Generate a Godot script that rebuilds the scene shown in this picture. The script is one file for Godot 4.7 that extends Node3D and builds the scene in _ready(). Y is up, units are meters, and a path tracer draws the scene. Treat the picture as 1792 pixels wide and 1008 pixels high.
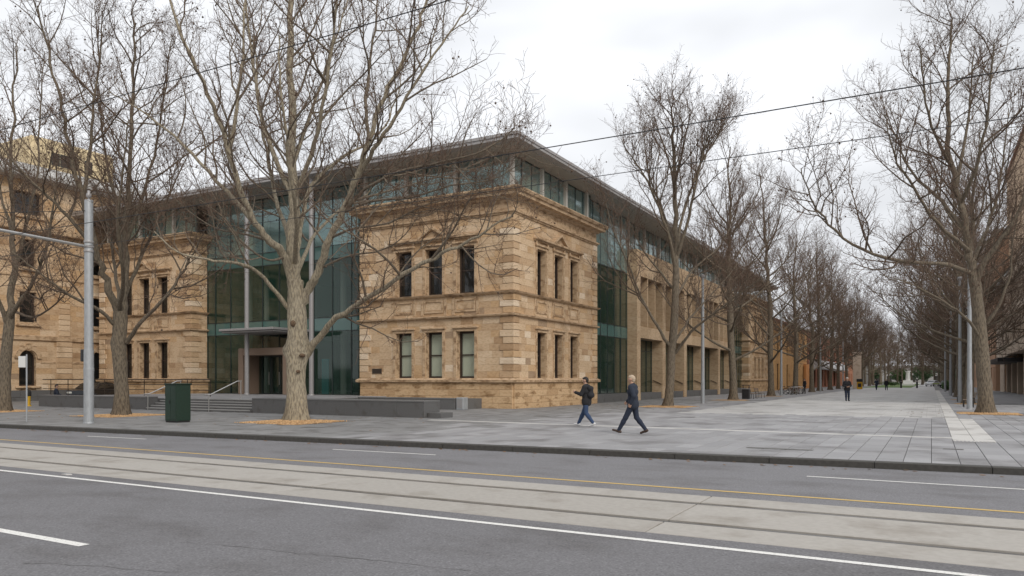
extends Node3D
# A street corner under an overcast sky: sandstone pavilions joined by a glass hall, bare plane trees, a tram track and a pedestrian mall.
# World axes: +X runs along the street to the right, -Z runs up the mall away from the street. W below means -Z.

const F := 1318.0          # focal length in pixels of a 1792 x 1008 picture
const HORIZON := 664.0
const EYE := 1.78
const PAVE := 0.13
const YAW := 0.508128

var M := {}
var R := RandomNumberGenerator.new()
var names := {}
var mesh_cache := {}

# ------------------------------------------------------------------ mesh builder
class MB:
	var v := PackedVector3Array()
	var n := PackedVector3Array()
	var i := PackedInt32Array()

	func tri(a: Vector3, b: Vector3, c: Vector3) -> void:   # counter-clockwise seen from the front
		var nn := (b - a).cross(c - a).normalized()
		var k := v.size()
		v.append(a); v.append(b); v.append(c)
		n.append(nn); n.append(nn); n.append(nn)
		i.append(k); i.append(k + 2); i.append(k + 1)

	func quad(a: Vector3, b: Vector3, c: Vector3, d: Vector3) -> void:
		var nn := (c - a).cross(d - b).normalized()
		var k := v.size()
		v.append(a); v.append(b); v.append(c); v.append(d)
		n.append(nn); n.append(nn); n.append(nn); n.append(nn)
		i.append(k); i.append(k + 2); i.append(k + 1)
		i.append(k); i.append(k + 3); i.append(k + 2)

	func box(lo: Vector3, hi: Vector3) -> void:
		quad(Vector3(lo.x, lo.y, hi.z), Vector3(hi.x, lo.y, hi.z), Vector3(hi.x, hi.y, hi.z), Vector3(lo.x, hi.y, hi.z))
		quad(Vector3(hi.x, lo.y, lo.z), Vector3(lo.x, lo.y, lo.z), Vector3(lo.x, hi.y, lo.z), Vector3(hi.x, hi.y, lo.z))
		quad(Vector3(hi.x, lo.y, hi.z), Vector3(hi.x, lo.y, lo.z), Vector3(hi.x, hi.y, lo.z), Vector3(hi.x, hi.y, hi.z))
		quad(Vector3(lo.x, lo.y, lo.z), Vector3(lo.x, lo.y, hi.z), Vector3(lo.x, hi.y, hi.z), Vector3(lo.x, hi.y, lo.z))
		quad(Vector3(lo.x, hi.y, hi.z), Vector3(hi.x, hi.y, hi.z), Vector3(hi.x, hi.y, lo.z), Vector3(lo.x, hi.y, lo.z))
		quad(Vector3(lo.x, lo.y, lo.z), Vector3(hi.x, lo.y, lo.z), Vector3(hi.x, lo.y, hi.z), Vector3(lo.x, lo.y, hi.z))

	func cbox(lo: Vector3, hi: Vector3, c: float) -> void:   # box with chamfered edges
		var a := lo + Vector3(c, c, c)
		var b := hi - Vector3(c, c, c)
		quad(Vector3(a.x, a.y, hi.z), Vector3(b.x, a.y, hi.z), Vector3(b.x, b.y, hi.z), Vector3(a.x, b.y, hi.z))
		quad(Vector3(b.x, a.y, lo.z), Vector3(a.x, a.y, lo.z), Vector3(a.x, b.y, lo.z), Vector3(b.x, b.y, lo.z))
		quad(Vector3(hi.x, a.y, b.z), Vector3(hi.x, a.y, a.z), Vector3(hi.x, b.y, a.z), Vector3(hi.x, b.y, b.z))
		quad(Vector3(lo.x, a.y, a.z), Vector3(lo.x, a.y, b.z), Vector3(lo.x, b.y, b.z), Vector3(lo.x, b.y, a.z))
		quad(Vector3(a.x, hi.y, b.z), Vector3(b.x, hi.y, b.z), Vector3(b.x, hi.y, a.z), Vector3(a.x, hi.y, a.z))
		quad(Vector3(a.x, lo.y, a.z), Vector3(b.x, lo.y, a.z), Vector3(b.x, lo.y, b.z), Vector3(a.x, lo.y, b.z))
		# edges
		quad(Vector3(a.x, b.y, hi.z), Vector3(b.x, b.y, hi.z), Vector3(b.x, hi.y, b.z), Vector3(a.x, hi.y, b.z))
		quad(Vector3(a.x, lo.y, b.z), Vector3(b.x, lo.y, b.z), Vector3(b.x, a.y, hi.z), Vector3(a.x, a.y, hi.z))
		quad(Vector3(b.x, b.y, lo.z), Vector3(a.x, b.y, lo.z), Vector3(a.x, hi.y, a.z), Vector3(b.x, hi.y, a.z))
		quad(Vector3(b.x, lo.y, a.z), Vector3(a.x, lo.y, a.z), Vector3(a.x, a.y, lo.z), Vector3(b.x, a.y, lo.z))
		quad(Vector3(b.x, a.y, hi.z), Vector3(hi.x, a.y, b.z), Vector3(hi.x, b.y, b.z), Vector3(b.x, b.y, hi.z))
		quad(Vector3(lo.x, a.y, b.z), Vector3(a.x, a.y, hi.z), Vector3(a.x, b.y, hi.z), Vector3(lo.x, b.y, b.z))
		quad(Vector3(hi.x, a.y, a.z), Vector3(b.x, a.y, lo.z), Vector3(b.x, b.y, lo.z), Vector3(hi.x, b.y, a.z))
		quad(Vector3(a.x, a.y, lo.z), Vector3(lo.x, a.y, a.z), Vector3(lo.x, b.y, a.z), Vector3(a.x, b.y, lo.z))
		quad(Vector3(hi.x, b.y, b.z), Vector3(hi.x, b.y, a.z), Vector3(b.x, hi.y, a.z), Vector3(b.x, hi.y, b.z))
		quad(Vector3(hi.x, a.y, a.z), Vector3(hi.x, a.y, b.z), Vector3(b.x, lo.y, b.z), Vector3(b.x, lo.y, a.z))
		quad(Vector3(lo.x, b.y, a.z), Vector3(lo.x, b.y, b.z), Vector3(a.x, hi.y, b.z), Vector3(a.x, hi.y, a.z))
		quad(Vector3(lo.x, a.y, b.z), Vector3(lo.x, a.y, a.z), Vector3(a.x, lo.y, a.z), Vector3(a.x, lo.y, b.z))
		# corners
		for sx in [0, 1]:
			for sy in [0, 1]:
				for sz in [0, 1]:
					var px := Vector3(hi.x if sx else lo.x, b.y if sy else a.y, b.z if sz else a.z)
					var py := Vector3(b.x if sx else a.x, hi.y if sy else lo.y, b.z if sz else a.z)
					var pz := Vector3(b.x if sx else a.x, b.y if sy else a.y, hi.z if sz else lo.z)
					if (sx + sy + sz) % 2 == 1:
						tri(px, py, pz)
					else:
						tri(px, pz, py)

	func obox(t: Transform3D, half: Vector3, c := 0.0) -> void:   # box in its own axes
		var m := MB.new()
		if c > 0.0:
			m.cbox(-half, half, c)
		else:
			m.box(-half, half)
		join(m, t)

	func join(m: MB, t: Transform3D) -> void:
		var k := v.size()
		for p in m.v:
			v.append(t * p)
		for p in m.n:
			n.append(t.basis * p)
		for p in m.i:
			i.append(p + k)

	func tile(a: Vector3, b: Vector3, c: Vector3, d: Vector3, up: Vector3, thick: float, ch: float) -> void:
		# a slab: four corners of its face, counter-clockwise, chamfered edge, sides going down by thick
		var mid := (a + b + c + d) / 4.0
		var q := [a, b, c, d]
		var s := []
		for k in 4:
			var p: Vector3 = q[k]
			var e1: Vector3 = (q[(k + 1) % 4] - p).normalized()
			var e0: Vector3 = (q[(k + 3) % 4] - p).normalized()
			s.append(p + (e1 + e0) * ch)
		quad(s[0], s[1], s[2], s[3])
		for k in 4:
			var k2 := (k + 1) % 4
			var l0: Vector3 = q[k] - up * ch
			var l1: Vector3 = q[k2] - up * ch
			quad(l0, l1, s[k2], s[k])
			quad(q[k] - up * thick, q[k2] - up * thick, l1, l0)

	func loft(x0: float, x1: float, z0: float, z1: float, levels: Array) -> void:
		# stacked rings round a rectangle; levels = [y, expand]; closed top and bottom
		for k in levels.size() - 1:
			var y0: float = levels[k][0]
			var y1: float = levels[k + 1][0]
			var e0: float = levels[k][1]
			var e1: float = levels[k + 1][1]
			var p := [Vector3(x0 - e0, y0, z1 + e0), Vector3(x1 + e0, y0, z1 + e0), Vector3(x1 + e0, y0, z0 - e0), Vector3(x0 - e0, y0, z0 - e0)]
			var q := [Vector3(x0 - e1, y1, z1 + e1), Vector3(x1 + e1, y1, z1 + e1), Vector3(x1 + e1, y1, z0 - e1), Vector3(x0 - e1, y1, z0 - e1)]
			for s in 4:
				var t := (s + 1) % 4
				quad(p[s], p[t], q[t], q[s])
			if k == 0:
				quad(p[0], p[3], p[2], p[1])
			if k == levels.size() - 2:
				quad(q[0], q[1], q[2], q[3])

	func tube(pts: PackedVector3Array, rad: PackedFloat32Array, sides: int, caps := true) -> void:
		var m := pts.size()
		if m < 2:
			return
		var t := (pts[1] - pts[0]).normalized()
		var u := t.cross(Vector3(0.31, 0.1, 0.94) if absf(t.z) < 0.8 else Vector3(0.95, 0.2, 0.1)).normalized()
		var base := v.size()
		for k in m:
			var tt := t
			if k < m - 1 and k > 0:
				tt = (pts[k + 1] - pts[k - 1]).normalized()
			elif k == m - 1:
				tt = (pts[k] - pts[k - 1]).normalized()
			u = (u - tt * u.dot(tt)).normalized()
			var w := tt.cross(u)
			for s in sides:
				var a := TAU * s / sides
				var d := u * cos(a) + w * sin(a)
				v.append(pts[k] + d * rad[k])
				n.append(d)
		for k in m - 1:
			for s in sides:
				var s2 := (s + 1) % sides
				var a0 := base + k * sides + s
				var a1 := base + k * sides + s2
				var b0 := a0 + sides
				var b1 := a1 + sides
				i.append(a0); i.append(b1); i.append(a1)
				i.append(a0); i.append(b0); i.append(b1)
		if caps:
			for e in [0, m - 1]:
				var c := v.size()
				var nn := (pts[0] - pts[1]).normalized() if e == 0 else (pts[m - 1] - pts[m - 2]).normalized()
				v.append(pts[e]); n.append(nn)
				for s in sides:
					v.append(v[base + e * sides + s]); n.append(nn)
				for s in sides:
					var s2 := (s + 1) % sides
					if e == 0:
						i.append(c); i.append(c + 1 + s); i.append(c + 1 + s2)
					else:
						i.append(c); i.append(c + 1 + s2); i.append(c + 1 + s)

	func rod(a: Vector3, b: Vector3, r: float, sides := 8, r2 := -1.0) -> void:
		tube(PackedVector3Array([a, b]), PackedFloat32Array([r, r if r2 < 0 else r2]), sides)

	func line(pts: Array, r: float, sides := 8) -> void:
		var rr := PackedFloat32Array()
		rr.resize(pts.size())
		rr.fill(r)
		tube(PackedVector3Array(pts), rr, sides)

	func lathe(prof: Array, sides: int, at := Vector3.ZERO) -> void:   # prof = [radius, y] from the bottom up
		var base := v.size()
		var m := prof.size()
		for k in m:
			var k0 := maxi(k - 1, 0)
			var k1 := mini(k + 1, m - 1)
			var slope := Vector2(prof[k1][1] - prof[k0][1], -(prof[k1][0] - prof[k0][0])).normalized()
			for s in sides:
				var a := TAU * s / sides
				v.append(at + Vector3(cos(a) * prof[k][0], prof[k][1], sin(a) * prof[k][0]))
				n.append(Vector3(cos(a) * slope.x, slope.y, sin(a) * slope.x).normalized())
		for k in m - 1:
			for s in sides:
				var s2 := (s + 1) % sides
				var a0 := base + k * sides + s
				var a1 := base + k * sides + s2
				i.append(a0); i.append(a1); i.append(a1 + sides)
				i.append(a0); i.append(a1 + sides); i.append(a0 + sides)

	func prism(poly: PackedVector2Array, z0: float, z1: float, t := Transform3D()) -> void:   # outline in x,y, extruded along z
		var p := poly
		var area := 0.0
		for k in p.size():
			area += p[k].cross(p[(k + 1) % p.size()])
		if area < 0.0:
			p.reverse()
		var ids := Geometry2D.triangulate_polygon(p)
		for k in range(0, ids.size(), 3):
			var a := p[ids[k]]
			var b := p[ids[k + 1]]
			var c := p[ids[k + 2]]
			if (b - a).cross(c - a) < 0:
				var q := b
				b = c
				c = q
			tri(t * Vector3(a.x, a.y, z1), t * Vector3(b.x, b.y, z1), t * Vector3(c.x, c.y, z1))
			tri(t * Vector3(a.x, a.y, z0), t * Vector3(c.x, c.y, z0), t * Vector3(b.x, b.y, z0))
		for k in p.size():
			var a := p[k]
			var b := p[(k + 1) % p.size()]
			quad(t * Vector3(a.x, a.y, z0), t * Vector3(b.x, b.y, z0), t * Vector3(b.x, b.y, z1), t * Vector3(a.x, a.y, z1))

	func ball(at: Vector3, r: Vector3, seg := 8, rings := 6) -> void:
		var base := v.size()
		for a in rings + 1:
			var th := PI * a / rings
			for s in seg:
				var ph := TAU * s / seg
				var d := Vector3(sin(th) * cos(ph), -cos(th), sin(th) * sin(ph))
				v.append(at + d * r)
				n.append((d / r).normalized())
		for a in rings:
			for s in seg:
				var s2 := (s + 1) % seg
				var a0 := base + a * seg + s
				var a1 := base + a * seg + s2
				if a > 0:
					i.append(a0); i.append(a1); i.append(a1 + seg)
				if a < rings - 1:
					i.append(a0); i.append(a1 + seg); i.append(a0 + seg)

	func holed(x0: float, x1: float, y0: float, y1: float, holes: Array, depth: float, z := 0.0) -> void:
		# a wall face in x,y at z with rectangular holes [x0, y0, x1, y1] whose reveals go in by depth
		var xs := [x0, x1]
		var ys := [y0, y1]
		for h in holes:
			xs.append_array([h[0], h[2]])
			ys.append_array([h[1], h[3]])
		xs.sort()
		ys.sort()
		for a in xs.size() - 1:
			for b in ys.size() - 1:
				if xs[a + 1] - xs[a] < 0.001 or ys[b + 1] - ys[b] < 0.001:
					continue
				var cx: float = (xs[a] + xs[a + 1]) / 2
				var cy: float = (ys[b] + ys[b + 1]) / 2
				var inside := false
				for h in holes:
					if cx > h[0] and cx < h[2] and cy > h[1] and cy < h[3]:
						inside = true
				if not inside:
					quad(Vector3(xs[a], ys[b], z), Vector3(xs[a + 1], ys[b], z), Vector3(xs[a + 1], ys[b + 1], z), Vector3(xs[a], ys[b + 1], z))
		for h in holes:
			var zi := z - depth
			quad(Vector3(h[0], h[1], z), Vector3(h[0], h[1], zi), Vector3(h[0], h[3], zi), Vector3(h[0], h[3], z)) 
			quad(Vector3(h[2], h[1], zi), Vector3(h[2], h[1], z), Vector3(h[2], h[3], z), Vector3(h[2], h[3], zi))
			quad(Vector3(h[0], h[3], zi), Vector3(h[2], h[3], zi), Vector3(h[2], h[3], z), Vector3(h[0], h[3], z))
			quad(Vector3(h[0], h[1], z), Vector3(h[2], h[1], z), Vector3(h[2], h[1], zi), Vector3(h[0], h[1], zi))

	func ring(x0: float, y0: float, x1: float, y1: float, w: float, z0: float, z1: float) -> void:   # a rectangular frame
		box(Vector3(x0, y0, z0), Vector3(x0 + w, y1, z1))
		box(Vector3(x1 - w, y0, z0), Vector3(x1, y1, z1))
		box(Vector3(x0 + w, y0, z0), Vector3(x1 - w, y0 + w, z1))
		box(Vector3(x0 + w, y1 - w, z0), Vector3(x1 - w, y1, z1))

	func mesh() -> ArrayMesh:
		var arr := []
		arr.resize(Mesh.ARRAY_MAX)
		arr[Mesh.ARRAY_VERTEX] = v
		arr[Mesh.ARRAY_NORMAL] = n
		arr[Mesh.ARRAY_INDEX] = i
		var out := ArrayMesh.new()
		out.add_surface_from_arrays(Mesh.PRIMITIVE_TRIANGLES, arr)
		return out

# ------------------------------------------------------------------ scene helpers
func numbered(called: String) -> String:
	var k: int = names.get(called, 0)
	names[called] = k + 1
	return called if k == 0 else "%s_%03d" % [called, k]

func thing(called: String, label: String, category: String, at := Vector3.ZERO, group := "") -> Node3D:
	var o := Node3D.new()
	o.name = numbered(called)
	add_child(o, true)
	o.position = at
	tag(o, label, category, group)
	return o

func tag(o: Node, label: String, category: String, group := "") -> void:
	o.set_meta("label", label)
	o.set_meta("category", category)
	if group:
		o.set_meta("group", group)

func put(parent: Node, called: String, m, mat: Material, t := Transform3D()) -> MeshInstance3D:
	var o := MeshInstance3D.new()
	o.name = called
	o.mesh = m.mesh() if m is MB else m
	o.material_override = mat
	o.transform = t
	parent.add_child(o, true)
	return o

func struct(called: String, m, mat: Material) -> MeshInstance3D:
	var o := put(self, numbered(called), m, mat)
	o.set_meta("kind", "structure")
	return o

func copy(o: Node3D, label := "", turn := 0.0, at := Vector3.ZERO) -> Node3D:
	var base: String = o.get_meta("base_name") if o.has_meta("base_name") else String(o.name)
	var c: Node3D = o.duplicate()
	c.name = numbered(base)
	add_child(c, true)
	c.position = at
	c.rotation.y = turn
	if label:
		c.set_meta("label", label)
	return c

func at(x: float, y: float, w: float) -> Vector3:
	return Vector3(x, y, -w)

func seen(px: float, py: float, d: float) -> Vector3:   # a point d metres in front of the camera's plane
	var x := (px - 896.0) / F * d
	return Vector3(-d * sin(YAW) + x * cos(YAW), EYE - (py - HORIZON) / F * d, -(d * cos(YAW) + x * sin(YAW)))

func lin(r: float, g: float, b: float) -> Color:
	return Color(r, g, b).linear_to_srgb()

func noise_tex(sd: int, freq: float, octaves: int, ramp: Array, size := 512, kind := FastNoiseLite.TYPE_SIMPLEX_SMOOTH, normal := 0.0) -> NoiseTexture2D:
	var f := FastNoiseLite.new()
	f.seed = sd
	f.noise_type = kind
	f.frequency = freq
	f.fractal_octaves = octaves
	f.fractal_gain = 0.55
	var t := NoiseTexture2D.new()
	t.width = size
	t.height = size
	t.seamless = true
	t.seamless_blend_skirt = 0.15
	t.generate_mipmaps = false
	if normal > 0.0:
		t.as_normal_map = true
		t.bump_strength = normal
	elif ramp:
		var g := Gradient.new()
		var offs := PackedFloat32Array()
		var cols := PackedColorArray()
		for k in ramp:
			offs.append(k[0])
			cols.append(lin(k[1], k[2], k[3]))
		g.offsets = offs
		g.colors = cols
		t.color_ramp = g
	t.noise = f
	return t

func mat(r: float, g: float, b: float, rough := 0.85, metal := 0.0) -> StandardMaterial3D:
	var m := StandardMaterial3D.new()
	m.albedo_color = lin(r, g, b)
	m.roughness = rough
	m.metallic = metal
	return m

func textured(m: StandardMaterial3D, tex: Texture2D, scale: Vector3, detail: Texture2D = null, scale2 := Vector3.ONE, normal: Texture2D = null, strength := 0.5, world := true) -> StandardMaterial3D:
	m.albedo_texture = tex
	m.uv1_triplanar = true
	m.uv1_world_triplanar = world
	m.uv1_scale = scale
	m.uv1_triplanar_sharpness = 4.0
	if detail:
		m.detail_enabled = true
		m.detail_albedo = detail
		m.detail_blend_mode = BaseMaterial3D.BLEND_MODE_MUL
		m.detail_uv_layer = BaseMaterial3D.DETAIL_UV_2
		m.uv2_triplanar = true
		m.uv2_world_triplanar = world
		m.uv2_scale = scale2
		m.uv2_triplanar_sharpness = 4.0
	if normal:
		m.normal_enabled = true
		m.normal_texture = normal
		m.normal_scale = strength
	return m

func glass(r: float, g: float, b: float, alpha: float, metal: float) -> StandardMaterial3D:
	var m := StandardMaterial3D.new()
	var c := lin(r, g, b)
	c.a = alpha
	m.albedo_color = c
	m.transparency = BaseMaterial3D.TRANSPARENCY_ALPHA
	m.roughness = 0.04
	m.metallic = metal
	m.metallic_specular = 0.5
	return m

# ------------------------------------------------------------------ materials
func make_materials() -> void:
	var sand := noise_tex(11, 0.012, 5, [[0.0, 0.78, 0.70, 0.62], [0.4, 0.92, 0.89, 0.85], [0.6, 1.0, 1.0, 1.0], [1.0, 1.0, 0.95, 0.86]])
	var stain := noise_tex(12, 0.006, 6, [[0.0, 0.62, 0.56, 0.50], [0.3, 0.90, 0.88, 0.86], [0.45, 1, 1, 1], [1.0, 1, 1, 1]])
	var grit := noise_tex(13, 0.09, 3, [], 512, FastNoiseLite.TYPE_SIMPLEX_SMOOTH, 6.0)
	var tones := [[0.57, 0.42, 0.275], [0.51, 0.36, 0.225], [0.64, 0.495, 0.345], [0.42, 0.28, 0.165], [0.54, 0.37, 0.215], [0.70, 0.575, 0.435], [0.35, 0.25, 0.165], [0.60, 0.45, 0.30]]
	for k in tones.size():
		M["stone%d" % k] = textured(mat(tones[k][0], tones[k][1], tones[k][2], 0.92), sand, Vector3(0.5, 1.5, 0.5), stain, Vector3(0.13, 0.17, 0.13), grit, 0.25)
	M.mortar = textured(mat(0.40, 0.29, 0.18, 0.95), sand, Vector3(0.6, 0.6, 0.6))
	var soot := noise_tex(15, 0.014, 6, [[0.0, 0.34, 0.29, 0.25], [0.34, 0.66, 0.61, 0.56], [0.5, 0.96, 0.95, 0.94], [1.0, 1, 1, 1]])
	M.trim = textured(mat(0.55, 0.405, 0.265, 0.92), sand, Vector3(0.35, 1.3, 0.35), soot, Vector3(0.17, 0.3, 0.17), grit, 0.4)
	var dirt := noise_tex(14, 0.02, 6, [[0.0, 0.36, 0.30, 0.24], [0.26, 0.62, 0.56, 0.48], [0.40, 0.96, 0.95, 0.93], [1.0, 1, 0.98, 0.95]])
	for k in 3:
		M["plinth%d" % k] = textured(mat([0.55, 0.49, 0.60][k], [0.385, 0.335, 0.43][k], [0.23, 0.195, 0.265][k], 0.95), sand, Vector3(0.5, 1.2, 0.5), dirt, Vector3(0.07, 0.16, 0.07), grit, 0.2)
	M.new_stone0 = textured(mat(0.49, 0.36, 0.235, 0.85), sand, Vector3(0.3, 0.8, 0.3), stain, Vector3(0.1, 0.1, 0.1))
	M.new_stone1 = textured(mat(0.46, 0.335, 0.215, 0.85), sand, Vector3(0.3, 0.8, 0.3), stain, Vector3(0.1, 0.1, 0.1))
	M.new_stone2 = textured(mat(0.52, 0.39, 0.26, 0.85), sand, Vector3(0.3, 0.8, 0.3), stain, Vector3(0.1, 0.1, 0.1))
	M.dark_granite = textured(mat(0.15, 0.148, 0.147, 0.6), noise_tex(21, 0.05, 4, [[0.0, 0.6, 0.6, 0.6], [1.0, 1, 1, 1]]), Vector3(0.6, 0.6, 0.6), stain, Vector3(0.3, 0.3, 0.3))
	M.step_edge = mat(0.36, 0.355, 0.345, 0.6)  # paler strip set along each step edge
	M.ledge = textured(mat(0.165, 0.163, 0.161, 0.55), noise_tex(22, 0.05, 4, [[0.0, 0.7, 0.7, 0.7], [1.0, 1, 1, 1]]), Vector3(0.6, 0.6, 0.6))
	# asphalt
	var speck := Image.create(1024, 1024, false, Image.FORMAT_RGB8)
	var rr := RandomNumberGenerator.new()
	rr.seed = 5
	for y in 1024:
		for x in 1024:
			var q := rr.randf()
			var g := 0.80 + 0.12 * (rr.randf() - 0.5)
			if q > 0.93:
				g = 0.95
			elif q < 0.06:
				g = 0.64
			speck.set_pixel(x, y, Color(g, g, g * 1.01))
	var speck_tex := ImageTexture.create_from_image(speck)
	var worn := noise_tex(31, 0.011, 6, [[0.0, 0.74, 0.725, 0.71], [0.34, 0.93, 0.925, 0.92], [0.52, 1, 1, 1], [1.0, 1, 1, 1]])
	M.asphalt = textured(mat(0.285, 0.281, 0.288, 0.82), speck_tex, Vector3(0.085, 0.085, 0.085), worn, Vector3(0.07, 0.07, 0.13))
	M.asphalt_near = textured(mat(0.25, 0.245, 0.25, 0.82), speck_tex, Vector3(0.07, 0.07, 0.07), worn, Vector3(0.08, 0.08, 0.13))
	M.concrete = textured(mat(0.40, 0.376, 0.345, 0.88), noise_tex(36, 0.05, 5, [[0.0, 0.84, 0.84, 0.83], [1.0, 1, 1, 1]]), Vector3(0.3, 0.3, 0.3), noise_tex(33, 0.012, 6, [[0.0, 0.72, 0.70, 0.67], [0.30, 0.92, 0.91, 0.90], [0.45, 1, 1, 1], [1.0, 1, 1, 1]]), Vector3(0.13, 0.13, 0.13))
	M.concrete_b = textured(mat(0.38, 0.356, 0.325, 0.88), noise_tex(37, 0.05, 5, [[0.0, 0.84, 0.84, 0.83], [1.0, 1, 1, 1]]), Vector3(0.3, 0.3, 0.3), noise_tex(34, 0.012, 6, [[0.0, 0.72, 0.70, 0.67], [0.30, 0.92, 0.91, 0.90], [0.45, 1, 1, 1], [1.0, 1, 1, 1]]), Vector3(0.13, 0.13, 0.13))
	var chip := noise_tex(35, 0.045, 5, [[0.0, 0.6, 0.6, 0.6], [0.27, 0.75, 0.75, 0.74], [0.36, 1, 1, 1], [1.0, 1, 1, 1]])
	M.white_paint = textured(mat(0.72, 0.71, 0.68, 0.7), chip, Vector3(0.9, 0.9, 0.9))
	M.yellow_paint = textured(mat(0.58, 0.40, 0.13, 0.7), chip, Vector3(0.9, 0.9, 0.9))
	M.rail = mat(0.17, 0.165, 0.16, 0.35, 0.8)
	M.earth = mat(0.045, 0.042, 0.04, 1.0)
	M.tar = mat(0.11, 0.107, 0.105, 0.9)
	var granite := noise_tex(41, 0.10, 4, [[0.0, 0.72, 0.72, 0.74], [0.5, 0.92, 0.92, 0.93], [1.0, 1, 1, 1]])
	var scuff := noise_tex(42, 0.010, 6, [[0.0, 0.48, 0.47, 0.46], [0.33, 0.80, 0.79, 0.78], [0.48, 0.98, 0.98, 0.98], [1.0, 1, 1, 0.99]])
	for k in 4:
		var q: float = [0.325, 0.29, 0.36, 0.31][k]
		M["paver%d" % k] = textured(mat(q, q * 0.99, q * 1.005, 0.68), granite, Vector3(0.5, 0.5, 0.5), scuff, Vector3(0.07, 0.07, 0.07))
		M["dark_paver%d" % k] = textured(mat(q * 0.74, q * 0.735, q * 0.725, 0.7), granite, Vector3(0.5, 0.5, 0.5), scuff, Vector3(0.16, 0.16, 0.16))  # darker tone of the slabs, laid left of the mall
		var l: float = [0.50, 0.465, 0.53, 0.48][k]
		M["pale_paver%d" % k] = textured(mat(l, l * 0.98, l * 0.945, 0.72), granite, Vector3(0.5, 0.5, 0.5), scuff, Vector3(0.06, 0.06, 0.06))
	M.grout = mat(0.17, 0.165, 0.16, 0.95)
	M.strip = textured(mat(0.58, 0.565, 0.535, 0.75), granite, Vector3(0.5, 0.5, 0.5), scuff, Vector3(0.11, 0.11, 0.11))
	M.kerb = textured(mat(0.072, 0.068, 0.062, 0.85), noise_tex(43, 0.03, 5, [[0.0, 0.6, 0.6, 0.6], [1.0, 1, 1, 1]]), Vector3(0.5, 0.5, 0.5))
	M.iron = textured(mat(0.19, 0.185, 0.175, 0.6, 0.3), granite, Vector3(2, 2, 2))
	M.gravel0 = mat(0.55, 0.36, 0.19, 0.95)
	M.gravel1 = mat(0.45, 0.28, 0.14, 0.95)
	M.gravel_bed = textured(mat(0.52, 0.33, 0.17, 0.95), noise_tex(44, 0.2, 3, [[0.0, 0.5, 0.5, 0.5], [1.0, 1, 1, 1]]), Vector3(0.6, 0.6, 0.6))
	# bark
	var flake := noise_tex(51, 0.022, 6, [[0.0, 0.30, 0.26, 0.22], [0.32, 0.56, 0.52, 0.46], [0.5, 0.78, 0.75, 0.69], [0.66, 1.0, 0.97, 0.88], [1.0, 0.96, 0.80, 0.54]])
	var rough_bark := noise_tex(52, 0.05, 4, [], 512, FastNoiseLite.TYPE_SIMPLEX_SMOOTH, 10.0)
	M.bark = textured(mat(0.37, 0.333, 0.27, 0.95), flake, Vector3(1.15, 0.3, 1.15), null, Vector3.ONE, rough_bark, 0.2, false)
	M.bark_dark = textured(mat(0.185, 0.157, 0.126, 0.95), flake, Vector3(1.15, 0.3, 1.15), null, Vector3.ONE, rough_bark, 0.2, false)
	M.twig = textured(mat(0.165, 0.113, 0.088, 0.95), flake, Vector3(0.3, 0.3, 0.3), null, Vector3.ONE, null, 0.5, false)
	M.branch = textured(mat(0.20, 0.168, 0.137, 0.95), flake, Vector3(1.1, 0.42, 1.1), null, Vector3.ONE, null, 0.2, false)
	M.branch_dark = textured(mat(0.155, 0.122, 0.098, 0.95), flake, Vector3(1.1, 0.42, 1.1), null, Vector3.ONE, null, 0.2, false)
	M.twig_far = M.twig
	M.scar = textured(mat(0.16, 0.11, 0.075, 0.95), flake, Vector3(2, 2, 2), null, Vector3.ONE, null, 0.2, false)
	M.fallen = mat(0.22, 0.13, 0.07, 0.95)
	M.seed = mat(0.10, 0.065, 0.045, 1.0)
	# metals and glass
	M.galvanised = textured(mat(0.42, 0.44, 0.46, 0.5, 0.35), noise_tex(61, 0.03, 4, [[0.0, 0.75, 0.75, 0.75], [1.0, 1, 1, 1]]), Vector3(0.7, 0.2, 0.7))
	M.steel = mat(0.62, 0.61, 0.59, 0.28, 0.9)
	M.grey_metal = mat(0.33, 0.32, 0.32, 0.5, 0.3)
	M.fascia = mat(0.36, 0.345, 0.34, 0.5, 0.25)
	M.soffit = textured(mat(0.40, 0.37, 0.33, 0.8), noise_tex(62, 0.01, 3, [[0.0, 0.9, 0.9, 0.9], [1.0, 1, 1, 1]]), Vector3(0.2, 0.2, 0.2))
	M.roofing = mat(0.42, 0.41, 0.39, 0.7)
	M.mullion = mat(0.035, 0.045, 0.045, 0.4, 0.3)
	M.post = mat(0.50, 0.48, 0.44, 0.6)
	M.pane = glass(0.02, 0.06, 0.042, 0.50, 0.08)
	M.pane_teal = glass(0.085, 0.165, 0.15, 0.84, 0.0)
	M.pane_high = glass(0.40, 0.62, 0.61, 0.06, 0.38)
	M.pane_clear = glass(0.5, 0.55, 0.5, 0.04, 0.0)
	M.pane_dark = glass(0.02, 0.022, 0.022, 0.55, 0.05)
	M.shop_glass = glass(0.05, 0.06, 0.06, 0.35, 0.1)
	M.sash = mat(0.035, 0.022, 0.016, 0.55)
	M.blind = mat(0.48, 0.53, 0.42, 0.9)
	M.room = mat(0.30, 0.27, 0.23, 0.95)
	M.room_floor = mat(0.22, 0.20, 0.17, 0.6)
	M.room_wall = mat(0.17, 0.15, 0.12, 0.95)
	M.room_column = mat(0.45, 0.52, 0.45, 0.8)
	M.door_frame = mat(0.24, 0.17, 0.125, 0.6)
	M.teal_panel = mat(0.03, 0.25, 0.27, 0.5)
	M.bronze = mat(0.055, 0.04, 0.03, 0.45, 0.5)
	M.black_metal = mat(0.022, 0.022, 0.024, 0.45, 0.2)
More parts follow.
